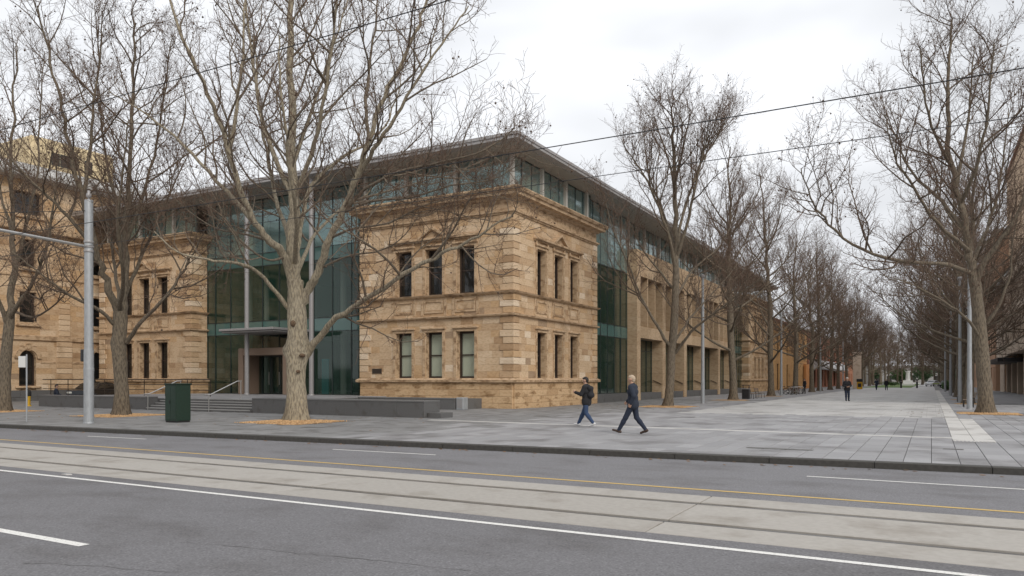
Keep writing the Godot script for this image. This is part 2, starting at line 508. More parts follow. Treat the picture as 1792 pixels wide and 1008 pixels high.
	M.cabinet = textured(mat(0.012, 0.034, 0.021, 0.42), noise_tex(63, 0.02, 5, [[0.0, 0.7, 0.7, 0.7], [1.0, 1, 1, 1]]), Vector3(0.8, 0.8, 0.8))
	M.cabinet_top = M.cabinet
	M.rubber = mat(0.02, 0.02, 0.02, 0.8)
	M.wire = mat(0.02, 0.02, 0.022, 0.6)
	M.white = mat(0.66, 0.66, 0.64, 0.6)
	M.yellow = mat(0.62, 0.36, 0.02, 0.55)
	M.wood = mat(0.19, 0.14, 0.10, 0.8)
	M.render_gold = textured(mat(0.62, 0.37, 0.16, 0.9), sand, Vector3(0.2, 0.5, 0.2), stain, Vector3(0.07, 0.12, 0.07))
	M.render_orange = mat(0.62, 0.28, 0.10, 0.9)
	M.yellow_block = textured(mat(0.62, 0.50, 0.31, 0.9), stain, Vector3(0.1, 0.1, 0.1))
	M.tower = textured(mat(0.52, 0.385, 0.26, 0.92), sand, Vector3(0.3, 0.6, 0.3), stain, Vector3(0.06, 0.1, 0.06))
	M.brick = mat(0.36, 0.155, 0.085, 0.92)
	M.brick_b = mat(0.30, 0.12, 0.07, 0.92)
	M.brick_c = mat(0.47, 0.285, 0.18, 0.92)
	M.brick_bed = mat(0.30, 0.22, 0.17, 0.95)
	M.panel_concrete = textured(mat(0.60, 0.49, 0.39, 0.88), stain, Vector3(0.2, 0.2, 0.2))
	M.panel_concrete_b = textured(mat(0.53, 0.43, 0.335, 0.88), stain, Vector3(0.2, 0.2, 0.2))
	M.grey_wall = textured(mat(0.27, 0.26, 0.245, 0.9), stain, Vector3(0.1, 0.1, 0.1))
	M.red_tile = mat(0.28, 0.12, 0.075, 0.85)
	M.awning = mat(0.60, 0.61, 0.63, 0.8)
	M.leaf = mat(0.045, 0.085, 0.03, 0.8)
	M.leaf_b = mat(0.07, 0.13, 0.035, 0.8)
	M.grass = mat(0.11, 0.17, 0.05, 0.95)
	M.skin = mat(0.50, 0.30, 0.21, 0.6)
	M.navy = mat(0.018, 0.024, 0.040, 0.9)
	M.black_cloth = mat(0.014, 0.014, 0.017, 0.9)
	M.jeans = mat(0.030, 0.055, 0.115, 0.9)
	M.dark_jeans = mat(0.017, 0.024, 0.045, 0.9)
	M.fair_hair = mat(0.42, 0.33, 0.24, 0.8)
	M.grey_hair = mat(0.40, 0.38, 0.35, 0.8)
	M.dark_hair = mat(0.02, 0.015, 0.012, 0.7)
	M.brown_shoe = mat(0.05, 0.028, 0.018, 0.6)
	M.white_shoe = mat(0.60, 0.60, 0.60, 0.6)
	M.red_cloth = mat(0.30, 0.04, 0.03, 0.9)
	M.car_dark = mat(0.025, 0.028, 0.033, 0.25, 0.3)
	M.car_white = mat(0.62, 0.63, 0.64, 0.3)
	M.car_lime = mat(0.45, 0.62, 0.10, 0.35)
	M.lamp_glass = mat(0.6, 0.6, 0.55, 0.4)
	M.plant_room = textured(mat(0.56, 0.53, 0.48, 0.9), stain, Vector3(0.1, 0.1, 0.1))

# ------------------------------------------------------------------ camera, sky, sun
func make_view() -> void:
	var cam := Camera3D.new()
	cam.name = "camera"
	cam.projection = Camera3D.PROJECTION_FRUSTUM
	cam.near = 0.1
	cam.far = 2500.0
	cam.size = 0.1 * 1008.0 / F
	cam.frustum_offset = Vector2(0.0, 0.1 * 160.0 / F)
	cam.position = Vector3(0, EYE, 0)
	cam.rotation.y = YAW
	add_child(cam)
	cam.current = true
	var sky := ProceduralSkyMaterial.new()
	sky.sky_top_color = lin(0.68, 0.705, 0.75)
	sky.sky_horizon_color = lin(0.585, 0.60, 0.625)
	sky.sky_curve = 0.9
	sky.ground_horizon_color = lin(0.35, 0.34, 0.33)
	sky.ground_bottom_color = lin(0.25, 0.24, 0.23)
	sky.sun_angle_max = 1.0
	var cloud := FastNoiseLite.new()
	cloud.seed = 7
	cloud.frequency = 2.2
	cloud.fractal_octaves = 5
	var im := Image.create(1024, 512, false, Image.FORMAT_RGBAF)
	for y in 512:
		var el := PI * (0.5 - (y + 0.5) / 512.0)
		for x in 1024:
			var az := TAU * x / 1024.0
			var d := Vector3(cos(el) * cos(az), sin(el) * 3.2, cos(el) * sin(az))
			var q := clampf(cloud.get_noise_3dv(d) * 0.9 + 0.45, 0.0, 1.0)
			im.set_pixel(x, y, Color(0.26 * q, 0.26 * q, 0.262 * q, 1.0))
	sky.sky_cover = ImageTexture.create_from_image(im)
	sky.sky_cover_modulate = Color(1, 1, 1, 1)
	var env := Environment.new()
	env.background_mode = Environment.BG_SKY
	env.sky = Sky.new()
	env.sky.sky_material = sky
	env.background_energy_multiplier = 1.0
	env.tonemap_mode = Environment.TONE_MAPPER_LINEAR
	env.tonemap_exposure = 1.29
	env.sdfgi_enabled = true
	env.ssao_enabled = true
	env.ssil_enabled = true
	var we := WorldEnvironment.new()
	we.name = "environment"
	we.environment = env
	add_child(we)
	var sun := DirectionalLight3D.new()
	sun.name = "sun"
	sun.light_energy = 0.5
	sun.light_angular_distance = 30.0
	sun.light_color = Color(1.0, 0.98, 0.95)
	sun.shadow_enabled = true
	add_child(sun)
	sun.look_at_from_position(Vector3(34, 30, 22), Vector3.ZERO)

# ------------------------------------------------------------------ road, track, paving
func kerb_w(x: float) -> float:
	return 16.71 + 0.0587 * x

func flat(x0: float, x1: float, w0: float, w1: float, y: float) -> MB:
	var m := MB.new()
	m.quad(at(x0, y, w0), at(x1, y, w0), at(x1, y, w1), at(x0, y, w1))
	return m

func make_ground() -> void:
	struct("ground", flat(-900, 900, -900, 1500, -0.07), M.earth)
	struct("road", flat(-300, 300, -14, 8.42, 0.0), M.asphalt_near)
	var far := MB.new()
	far.quad(at(-300, 0, 11.48), at(60, 0, 11.48), at(60, 0, 20.8), at(-300, 0, 20.8))
	struct("road", far, M.asphalt)
	# tram slab: panels between the rails, each with its own joints
	var slab := Node3D.new()
	slab.name = "tram_slab"
	slab.set_meta("kind", "structure")
	add_child(slab)
	var len := 6.1
	var x := -100.52
	while x < 30.0:
		for s in [[8.43, 9.14], [9.33, 10.64], [10.83, 11.47]]:
			var m := MB.new()
			m.tile(at(x + 0.010, 0.004, s[0]), at(x + len - 0.010, 0.004, s[0]), at(x + len - 0.010, 0.004, s[1]), at(x + 0.010, 0.004, s[1]), Vector3.UP, 0.07, 0.006)
			put(slab, "slab_panel", m, M.concrete if R.randf() < 0.6 else M.concrete_b)
		x += len
	for w in [9.225, 10.735]:
		var m := MB.new()
		m.cbox(at(-120, -0.07, w + 0.03), at(40, -0.006, w - 0.03), 0.006)
		var r := put(self, numbered("tram_rail"), m, M.rail)
		r.set_meta("kind", "structure")
	# painted lines
	var paint := func(called: String, x0: float, x1: float, w0: float, w1: float, wd: float, m: Material) -> void:
		var q := MB.new()
		var d := Vector3(0, 0, -wd / 2)
		var a := at(x0, 0.004, w0)
		var b := at(x1, 0.004, w1)
		q.quad(a - d, b - d, b + d, a + d)
		struct(called, q, m)
	paint.call("lane_line", -120, 40, 8.0, 8.0, 0.105, M.white_paint)
	paint.call("yellow_line", -120, 40, 12.1, 12.1, 0.10, M.yellow_paint)
	paint.call("lane_dash", -23.1, -20.45, 14.15, 14.3, 0.085, M.white_paint)
	paint.call("lane_dash", -13.3, -10.2, 14.52, 14.62, 0.085, M.white_paint)
	paint.call("lane_dash", -2.0, 1.6, 14.72, 14.66, 0.085, M.white_paint)
	paint.call("lane_dash", -33.0, -30.2, 13.9, 14.0, 0.085, M.white_paint)
	paint.call("lane_dash", -11.4, -7.93, 4.82, 4.82, 0.12, M.white_paint)
	# tar-filled cracks in the asphalt and a paper scrap by the white line
	for c in [[[320, 950], [420, 957], [560, 972], [700, 985], [840, 1001]], [[40, 985], [180, 992], [330, 1004]]]:
		var q := MB.new()
		var last := Vector3.ZERO
		var sub := []
		for k in c.size() - 1:
			for f in 8:
				sub.append(Vector2(c[k][0], c[k][1]).lerp(Vector2(c[k + 1][0], c[k + 1][1]), f / 8.0))
		for p: Vector2 in sub:
			var d := EYE * F / (p.y - HORIZON)
			var g := seen(p.x, p.y, d) + Vector3(0, 0.003, R.randfn() * 0.018)
			if last != Vector3.ZERO:
				var wd := R.randf_range(0.002, 0.007)
				q.quad(last + Vector3(0, 0, wd), g + Vector3(0, 0, wd), g - Vector3(0, 0, wd), last - Vector3(0, 0, wd))
			last = g
		struct("road_crack", q, M.tar)
	var scrap := MB.new()
	scrap.prism(PackedVector2Array([Vector2(-0.11, -0.05), Vector2(0.08, -0.06), Vector2(0.12, 0.02), Vector2(0.02, 0.06), Vector2(-0.09, 0.03)]), 0.0, 0.012, Transform3D(Basis(Vector3.RIGHT, -PI / 2), at(-14.1, 0.001, 8.25)))
	tag(put(self, numbered("paper_scrap"), scrap, M.strip), "scrap of pale paper lying by the white line at left", "litter")
	# pavement base
	var base := MB.new()
	base.quad(at(-300, PAVE - 0.02, kerb_w(-300) + 0.3), at(60, PAVE - 0.02, kerb_w(60) + 0.3), at(60, PAVE - 0.02, 420), at(-300, PAVE - 0.02, 420))
	base.quad(at(-300, -0.05, kerb_w(-300) + 0.29), at(60, -0.05, kerb_w(60) + 0.29), at(60, PAVE - 0.02, kerb_w(60) + 0.3), at(-300, PAVE - 0.02, kerb_w(-300) + 0.3))
	var pavement := struct("pavement", base, M.grout)
	# kerb stones
	var kerb := Node3D.new()
	kerb.name = "kerb"
	kerb.set_meta("kind", "structure")
	add_child(kerb)
	x = -119.0
	while x < 24.0:
		var m := MB.new()
		var a := at(x + 0.004, 0, kerb_w(x + 0.004))
		var b := at(x + 1.996, 0, kerb_w(x + 1.996))
		var dir := (b - a).normalized()
		var t := Transform3D(Basis(dir, Vector3.UP, dir.cross(Vector3.UP)), (a + b) / 2 + dir.cross(Vector3.DOWN) * 0.15 + Vector3(0, 0.02, 0))
		m.obox(t, Vector3((b - a).length() / 2, 0.11, 0.15), 0.012)
		put(kerb, "kerb_stone", m, M.kerb)
		x += 2.0
	make_paving(pavement)

func in_pit(x0: float, x1: float, w0: float, w1: float) -> bool:
	for p in pits:
		if x1 > p[0] - p[2] + 0.02 and x0 < p[0] + p[2] - 0.02 and w1 > p[1] - p[2] + 0.02 and w0 < p[1] + p[2] - 0.02:
			return true
	return false

var pits := [[-21.75, 21.5, 1.5], [-32.5, 21.5, 1.5], [-42.0, 21.0, 1.5], [-14.0, 44.5, 1.5], [2.4, 43.0, 1.25], [-14.0, 61.5, 1.5], [-14.0, 77.3, 1.5], [2.4, 60.0, 1.25], [2.4, 71.0, 1.25]]

func make_paving(pavement: Node3D) -> void:
	var list := []   # [distance, a, b, c, d, material]
	# large slabs in front of the mall and along the street; columns 0.5 m, slabs 1.0 m long
	for c in range(-150, 48):
		var x0 := c * 0.5
		var x1 := x0 + 0.5
		var shift := 0.5 if posmod(c, 2) == 0 else 0.0
		var ws := [kerb_w(x0) + 0.31]
		var w := 17.0 + shift
		while w < 60.0:
			if w > kerb_w(x1) + 0.55:
				ws.append(w)
			w += 1.0
		for k in ws.size() - 1:
			var w0: float = ws[k]
			var w1: float = ws[k + 1]
			if w0 > 36.5 and x0 >= -11.01 and x1 <= 0.51:
				continue
			if w0 > 38.0 and x0 < -20.4:
				continue
			if w0 > 25.6 and w1 < 39.0 and x1 < -30.0 and x0 > -47.0:
				continue
			if (x0 > 0.49 and x1 < 1.51 and w0 > 23.4):
				continue
			if in_pit(x0, x1, w0, w1):
				continue
			var g := 0.0065
			var wa := w0 + g
			var wb := w0 + g
			if k == 0:
				wb = kerb_w(x1) + 0.31 + g
			var y := PAVE + R.randf_range(-0.0015, 0.0015)
			list.append([Vector2(x0, w0).length() + (1000.0 if Vector2(x0 + 20, w0).length() < 1 or w0 * 0.95 + 1.5 < x0 or x0 < -w0 * 1.7 else 0.0), at(x0 + g, y, wa), at(x1 - g, y, wb), at(x1 - g, y, w1 - g), at(x0 + g, y, w1 - g), R.randi() % 4, "dark_paver" if x0 + R.randf_range(-1.5, 1.5) < -14.5 else "paver"])
	# paler, smaller pavers of the mall
	var w := 36.5
	var row := 0
	while w < 78.0:
		var x := -11.0 - (0.2 if row % 2 else 0.0)
		while x < 0.45:
			var xa := maxf(x, -11.0)
			var xb := minf(x + 0.6, 0.5)
			if xb - xa > 0.1 and not in_pit(xa, xb, w, w + 0.4):
				var g := 0.004
				var y := PAVE + R.randf_range(-0.0015, 0.0015)
				list.append([Vector2(xa, w).length(), at(xa + g, y, w + g), at(xb - g, y, w + g), at(xb - g, y, w + 0.4 - g), at(xa + g, y, w + 0.4 - g), R.randi() % 4, "pale_paver"])
			x += 0.6
		w += 0.4
		row += 1
	list.sort_custom(func(a, b): return a[0] < b[0])
	var rest := {}
	for k in list.size():
		var p: Array = list[k]
		var key: String = p[6] + str(p[5])
		if k < 300:
			var m := MB.new()
			m.tile(p[1], p[2], p[3], p[4], Vector3.UP, 0.03, 0.005)
			put(pavement, "paver", m, M[key])
		else:
			if not rest.has(key):
				rest[key] = MB.new()
			rest[key].tile(p[1], p[2], p[3], p[4], Vector3.UP, 0.022, 0.005)
	for key in rest:
		put(pavement, "paving", rest[key], M[key]).set_meta("kind", "stuff")
	# far part of the mall and side paths as sheets
	put(pavement, "far_paving", flat(-11.0, 0.5, 78.1, 400, PAVE), M.pale_paver0)
	put(pavement, "far_paving", flat(1.5, 60, 60.6, 400, PAVE), M.paver1)
	put(pavement, "far_paving", flat(-20.4, -11.0, 60.6, 400, PAVE), M.paver1)
	put(pavement, "courtyard_paving", flat(-75.2, -58.0, 22, 60, PAVE - 0.005), M.paver1)
	# pale strips: one across the mall's mouth, one up its right side
	var k := 0
	var x := -17.9
	while x < 0.4:
		var m := MB.new()
		var g := 0.003
		var wa := 25.2 - 0.035 * (x + 17.9)
		m.tile(at(x + g, PAVE + 0.004, wa - 0.17), at(x + 0.6 - g, PAVE + 0.004, wa - 0.19), at(x + 0.6 - g, PAVE + 0.004, wa + 0.15), at(x + g, PAVE + 0.004, wa + 0.17), Vector3.UP, 0.02, 0.004)
		put(pavement, "strip_tile", m, M.strip)
		x += 0.6
	w = 23.5
	while w < 130.0:
		var ln := 0.6 if w < 70 else 3.0
		for c in ([[0.505, 1.0], [1.01, 1.5]] if w < 36.4 else [[0.505, 1.0]]):
			var m := MB.new()
			m.tile(at(c[0], PAVE + 0.002, w), at(c[1], PAVE + 0.002, w), at(c[1], PAVE + 0.002, w + ln - 0.006), at(c[0], PAVE + 0.002, w + ln - 0.006), Vector3.UP, 0.022, 0.004)
			put(pavement, "strip_tile", m, M.strip)
		w += ln
	var side := flat(1.01, 1.5, 36.45, 130, PAVE)
	put(pavement, "edge_band", side, M.paver3)
	# raised ribs of the tactile row at the strip's near end
	for r in 11:
		var m := MB.new()
		m.cbox(at(0.53 + r * 0.088, PAVE + 0.002, 23.46), at(0.575 + r * 0.088, PAVE + 0.012, 23.2), 0.003)
		put(pavement, "tactile_rib", m, M.strip)
	# iron covers set in the slabs
	for c in [[-3.15, 18.7, 1.5, 0.24], [2.3, 17.75, 1.2, 0.18], [0.45, 20.6, 0.42, 0.22], [-9.3, 32.5, 0.6, 0.4], [-15.2, 30.0, 0.7, 0.3], [-18.6, 19.3, 0.8, 0.3], [-0.6, 37.6, 0.5, 0.3]]:
		var o := thing("drain_cover", "", "cover", at(c[0], PAVE + 0.004, c[1]), "iron covers set into the paving")
		var m := MB.new()
		m.ring(-c[2] / 2, -c[3] / 2, c[2] / 2, c[3] / 2, 0.03, 0.0, 0.006)
		put(o, "frame", m, M.iron, Transform3D(Basis(Vector3.RIGHT, -PI / 2), Vector3.ZERO))
		m = MB.new()
		m.cbox(Vector3(-c[2] / 2 + 0.033, 0, -c[3] / 2 + 0.033), Vector3(c[2] / 2 - 0.033, 0.005, c[3] / 2 - 0.033), 0.001)
		put(o, "plate", m, M.iron)
		o.set_meta("label", ["long narrow metal cover in the paving near the kerb", "pale long cover in the paving by the kerb at right edge", "small cover between kerb and the end of the pale strip", "cover in the dark slabs before the pale mall paving", "cover in the paving in front of the sandstone corner", "cover beside the gravel of the large near tree", "small cover on the pale mall paving beside the long strip"][k])
		k += 1
	# gravel squares round the trees
	k = 0
	for p in pits:
		var o := Node3D.new()
		o.name = numbered("tree_pit_gravel")
		o.set_meta("kind", "stuff")
		add_child(o)
		tag(o, "orange gravel square round a tree trunk", "gravel", "gravel squares round the trees")
		o.position = at(p[0], PAVE, p[1])
		var m := MB.new()
		var N := 8
		var q := func(a: int, b: int) -> Vector3:
			var u := (a / float(N) * 2 - 1)
			var v := (b / float(N) * 2 - 1)
			var h: float = 0.045 * (1 - u * u) * (1 - v * v) - 0.012 + 0.008 * sin(a * 3.1 + b * 1.7)
			return Vector3(u * p[2], h, v * p[2])
		for a in N:
			for b in N:
				m.quad(q.call(a, b + 1), q.call(a + 1, b + 1), q.call(a + 1, b), q.call(a, b))
		put(o, "gravel_bed", m, M.gravel_bed)
		if k < 5:
			var chip := MB.new()
			chip.cbox(Vector3(-0.022, -0.01, -0.015), Vector3(0.02, 0.011, 0.016), 0.006)
			for g in 2:
				var mm := MultiMesh.new()
				mm.transform_format = MultiMesh.TRANSFORM_3D
				mm.mesh = chip.mesh()
				mm.instance_count = 700
				for c in 700:
					var u := R.randf_range(-1.04, 1.04)
					var v := R.randf_range(-1.04, 1.04)
					var b := Basis.from_euler(Vector3(R.randf() * 0.8, R.randf() * TAU, R.randf() * 0.8)) * R.randf_range(0.6, 1.3)
					mm.set_instance_transform(c, Transform3D(b, Vector3(u * p[2], 0.045 * maxf(0, 1 - u * u) * maxf(0, 1 - v * v) + 0.004, v * p[2])))
				var mi := MultiMeshInstance3D.new()
				mi.name = "gravel_chips"
				mi.multimesh = mm
				mi.material_override = M["gravel%d" % g]
				mi.set_meta("kind", "stuff")
				o.add_child(mi, true)
		k += 1
	# fallen leaves drifted near the trees and the kerb
	var leaf := MB.new()
	leaf.prism(PackedVector2Array([Vector2(-0.06, 0), Vector2(-0.03, -0.035), Vector2(0.03, -0.03), Vector2(0.07, 0.0), Vector2(0.02, 0.04), Vector2(-0.03, 0.03)]), 0.0, 0.004, Transform3D(Basis(Vector3.RIGHT, -PI / 2), Vector3.ZERO))
	var mm := MultiMesh.new()
	mm.transform_format = MultiMesh.TRANSFORM_3D
	mm.mesh = leaf.mesh()
	mm.instance_count = 340
	for c in 340:
		var p: Array = pits[R.randi() % 5]
		var q := Vector2(p[0] + R.randfn() * 2.6, p[1] + R.randfn() * 2.4)
		if c % 3 == 0:
			q = Vector2(R.randf_range(-40, 6), 0)
			q.y = kerb_w(q.x) - absf(R.randfn()) * 0.22 - 0.03
		var on_road := q.y < kerb_w(q.x)
		mm.set_instance_transform(c, Transform3D(Basis.from_euler(Vector3(R.randfn() * 0.12, R.randf() * TAU, R.randfn() * 0.12)) * R.randf_range(0.5, 1.0), at(q.x, 0.006 if on_road else PAVE + 0.008, q.y)))
	var fallen := MultiMeshInstance3D.new()
	fallen.name = "fallen_leaves"
	fallen.multimesh = mm
	fallen.material_override = M.fallen
	fallen.set_meta("kind", "stuff")
	tag(fallen, "brown fallen leaves scattered on the pavement and along the kerb", "leaves")
	add_child(fallen)

# ------------------------------------------------------------------ buildings
func front(x: float, w: float) -> Transform3D:      # a face turned to the street
	return Transform3D(Basis(), at(x, 0, w))

func east(x: float, w: float) -> Transform3D:       # a face turned to +X; its own x runs up the mall
	return Transform3D(Basis(Vector3.UP, PI / 2), at(x, 0, w))

func west(x: float, w: float) -> Transform3D:       # a face turned to -X; its own x runs towards the street
	return Transform3D(Basis(Vector3.UP, -PI / 2), at(x, 0, w))

func courses(x0: float, x1: float, y0: float, y1: float, count: int, holes: Array, least: float, most: float) -> Array:
	var out := []
	var h := (y1 - y0) / count
	for r in count:
		var a := y0 + r * h
		var spans := [[x0, x1]]
		for q in holes:
			if q[1] < a + h - 0.02 and q[3] > a + 0.02:
				var next := []
				for s in spans:
					if q[2] <= s[0] or q[0] >= s[1]:
						next.append(s)
						continue
					if q[0] > s[0]:
						next.append([s[0], q[0]])
					if q[2] < s[1]:
						next.append([q[2], s[1]])
				spans = next
		for s in spans:
			var x: float = s[0]
			while x < s[1] - 0.01:
				var w := snappedf(R.randf_range(least, most), 0.05)
				if s[1] - (x + w) < least * 0.6:
					w = s[1] - x
				if w > most * 1.3:
					w *= 0.5
				out.append([x, a, x + w, a + h])
				x += w
	return out

func block_mesh(w: float, h: float, proud: float, ch: float) -> ArrayMesh:
	var key := "%d_%d_%d_%d" % [roundi(w * 200), roundi(h * 200), roundi(proud * 500), roundi(ch * 1000)]
	if not mesh_cache.has(key):
		var m := MB.new()
		m.tile(Vector3(-w / 2, -h / 2, proud), Vector3(w / 2, -h / 2, proud), Vector3(w / 2, h / 2, proud), Vector3(-w / 2, h / 2, proud), Vector3(0, 0, 1), proud + 0.02, ch)
		mesh_cache[key] = m.mesh()
	return mesh_cache[key]

func lay(o: Node3D, xf: Transform3D, rects: Array, mats: Array, singles: int, called: String, proud: float, ch: float, gap: float) -> void:
	# the largest stones one by one, the others joined
	var order := rects.duplicate()
	order.sort_custom(func(a, b): return (a[2] - a[0]) * (a[3] - a[1]) > (b[2] - b[0]) * (b[3] - b[1]))
	var rest := {}
	for k in order.size():
		var r: Array = order[k]
		var w: float = r[2] - r[0] - gap
		var h: float = r[3] - r[1] - gap
		var c := Vector3((r[0] + r[2]) / 2, (r[1] + r[3]) / 2, 0)
		var pick: String = mats[mini(int(absf(R.randfn(0.0, 0.38)) * mats.size()), mats.size() - 1)] if mats.size() > 3 else mats[R.randi() % mats.size()]
		var p := proud + R.randf_range(-0.003, 0.003)
		if k < singles:
			put(o, called, block_mesh(w, h, snappedf(p, 0.002), ch), M[pick], xf * Transform3D(Basis(), c))
		else:
			if not rest.has(pick):
				rest[pick] = MB.new()
			rest[pick].tile(c + Vector3(-w / 2, -h / 2, p), c + Vector3(w / 2, -h / 2, p), c + Vector3(w / 2, h / 2, p), c + Vector3(-w / 2, h / 2, p), Vector3(0, 0, 1), p + 0.02, ch)
	for pick in rest:
		put(o, called + "work", rest[pick], M[pick], xf).set_meta("kind", "stuff")

const STONES := ["stone0", "stone7", "stone1", "stone4", "stone2", "stone3", "stone5", "stone6"]
const PLINTHS := ["plinth0", "plinth1", "plinth2"]

func sash_window(o: Node3D, xf: Transform3D, h: Array, blind: bool, deep := 0.40) -> void:
	var m := MB.new()
	m.ring(h[0], h[1], h[2], h[3], 0.11, -deep - 0.06, -deep + 0.05)
	var mid: float = (h[1] + h[3]) / 2
	m.box(Vector3(h[0] + 0.11, mid - 0.035, -deep - 0.04), Vector3(h[2] - 0.11, mid + 0.035, -deep + 0.01))
	var win := put(o, "window", m, M.sash, xf)
	for half in [[h[1] + 0.11, mid - 0.035], [mid + 0.035, h[3] - 0.11]]:
		m = MB.new()
		m.quad(Vector3(h[0] + 0.11, half[0], -deep - 0.02), Vector3(h[2] - 0.11, half[0], -deep - 0.02), Vector3(h[2] - 0.11, half[1], -deep - 0.02), Vector3(h[0] + 0.11, half[1], -deep - 0.02))
		put(win, "pane", m, M.pane_dark if not blind else M.pane_clear)
	if blind:
		m = MB.new()
		m.box(Vector3(h[0] + 0.02, h[1] + 0.05, -deep - 0.10), Vector3(h[2] - 0.02, h[3], -deep - 0.09))
		put(win, "blind", m, M.blind)

func pavilion(label: String, x0: float, x1: float, w0: float, w1: float, faces: Array, singles: int) -> Node3D:
	# faces: [transform, length, lower windows [centre, half], seen end, blinds]
	var o := thing("stone_pavilion", label, "building", Vector3.ZERO, "sandstone pavilions of the long building")
	var total := 0.0
	for f in faces:
		total += f[1]
	for f in faces:
		var xf: Transform3D = f[0]
		var L: float = f[1]
		var holes := []
		var lows := []
		var highs := []
		for q in f[2]:
			lows.append([q[0] - q[1], 1.86, q[0] + q[1], 4.585])
			highs.append([q[0] - q[1], 6.80, q[0] + q[1], 9.54])
		holes = lows + highs
		var m := MB.new()
		m.holed(0, L, PAVE - 0.1, 12.0, holes, 0.45, -0.02)
		put(o, "wall", m, M.trim, xf)
		var big := []
		big.append_array(courses(0.55, L - 0.55, 1.86, 5.36, 9, lows, 0.6, 1.35))
		big.append_array(courses(0.55, L - 0.55, 5.53, 6.62, 3, [], 0.7, 1.5))
		big.append_array(courses(0.55, L - 0.55, 6.80, 11.11, 11, highs, 0.6, 1.35))
		lay(o, xf, big, STONES, int(singles * L / total), "stone", 0.012, 0.007, 0.006)
		lay(o, xf, courses(0.0, L, PAVE - 0.1, 1.58, 4, [], 0.8, 1.7), PLINTHS, 40 if singles > 0 else 0, "plinth_stone", 0.11, 0.014, 0.008)
		# surrounds, panels, hoods
		for q in lows + highs:
			var top: float = q[3] + 0.17
			m = MB.new()
			m.box(Vector3(q[0] - 0.20, q[1], 0.0), Vector3(q[0] - 0.02, top, 0.06))
			m.box(Vector3(q[2] + 0.02, q[1], 0.0), Vector3(q[2] + 0.20, top, 0.06))
			m.box(Vector3(q[0] - 0.02, q[3] + 0.01, 0.0), Vector3(q[2] + 0.02, top, 0.06))
			m.cbox(Vector3(q[0] - 0.27, top, 0.0), Vector3(q[2] + 0.27, top + 0.10, 0.15), 0.015)
			put(o, "window_surround", m, M.trim, xf)
			sash_window(o, xf, q, f[3] and q[1] < 3.0)
		if highs:
			for q in highs:
				m = MB.new()
				m.ring(q[0] - 0.08, 5.72, q[2] + 0.08, 6.48, 0.11, 0.0, 0.06)
				put(o, "panel_frame", m, M.trim, xf)
				for s in [q[0] - 0.33, q[2] + 0.13]:
					m = MB.new()
					m.cbox(Vector3(s, 5.55, 0.0), Vector3(s + 0.2, 6.62, 0.05), 0.01)
					put(o, "pilaster", m, M.trim, xf)
			m = MB.new()
			var a: float = highs[0][0] - 0.42
			var b: float = highs[2][2] + 0.42
			m.cbox(Vector3(a, 9.98, 0.0), Vector3(b, 10.06, 0.14), 0.015)
			m.cbox(Vector3(a - 0.06, 10.06, 0.0), Vector3(b + 0.06, 10.20, 0.27), 0.025)
			for q in highs:
				for s in [q[0] - 0.24, q[2] + 0.06]:
					m.cbox(Vector3(s, 9.66, 0.0), Vector3(s + 0.18, 9.98, 0.12), 0.02)
			put(o, "hood", m, M.trim, xf)
			var c: float = (highs[1][0] + highs[1][2]) / 2
			m = MB.new()
			m.prism(PackedVector2Array([Vector2(c - 1.1, 10.20), Vector2(c - 0.86, 10.20), Vector2(c, 10.70), Vector2(c + 0.86, 10.20), Vector2(c + 1.1, 10.20), Vector2(c, 10.86)]), 0.0, 0.27)
			m.prism(PackedVector2Array([Vector2(c - 0.84, 10.20), Vector2(c + 0.84, 10.20), Vector2(c, 10.68)]), 0.0, 0.08)
			put(o, "pediment", m, M.trim, xf)
	# quoins wrap the corners
	var corners := [[x1, w0, -1, 1]]
	if faces.size() > 1 or faces[0][1] > 3:
		corners.append([x0, w0, 1, 1])
		corners.append([x1, w1, -1, -1])
	for c in corners:
		var zones := [[1.86, 5.36, 9], [5.53, 6.62, 3], [6.80, 11.11, 11]]
		var k := 0
		for z in zones:
			var h: float = (z[1] - z[0]) / z[2]
			for r in z[2]:
				var la := 0.84 if k % 2 == 0 else 0.62
				var lb := 0.62 if k % 2 == 0 else 0.84
				k += 1
				var m := MB.new()
				var xa: float = c[0] + 0.07 * -c[2]
				var xb: float = c[0] + la * c[2]
				var wa: float = c[1] - 0.07 * c[3]
				var wb: float = c[1] + lb * c[3]
				m.cbox(Vector3(minf(xa, xb), z[0] + r * h + 0.014, minf(-wa, -wb)), Vector3(maxf(xa, xb), z[0] + (r + 1) * h - 0.014, maxf(-wa, -wb)), 0.012)
				put(o, "quoin", m, M[STONES[R.randi() % 7]])
	# mouldings run right round
	for s in [["plinth_moulding", [[1.58, 0.13], [1.62, 0.24], [1.75, 0.25], [1.855, 0.06]]],
			["string_course", [[5.36, 0.06], [5.40, 0.19], [5.48, 0.22], [5.53, 0.05]]],
			["string_course", [[6.62, 0.06], [6.69, 0.20], [6.77, 0.25], [6.798, 0.08]]],
			["architrave", [[11.11, 0.04], [11.12, 0.09], [11.20, 0.09], [11.22, 0.18], [11.31, 0.19], [11.34, 0.05]]],
			["frieze", [[11.342, 0.015], [11.92, 0.015]]],
			["cornice", [[11.922, 0.05], [11.98, 0.16], [12.06, 0.2], [12.10, 0.50], [12.26, 0.52], [12.30, 0.62], [12.44, 0.70], [12.50, 0.68]]],
			["blocking_course", [[12.502, 0.36], [12.62, 0.36]]]]:
		var m := MB.new()
		m.loft(x0, x1, -w1, -w0, s[1])
		put(o, s[0], m, M.trim)
	var m := MB.new()
	m.box(at(x0 + 3.6, PAVE, w1 - 2.4), at(x1 - 3.6, 11.9, w0 + 3.4))
	put(o, "interior", m, M.room)
	return o

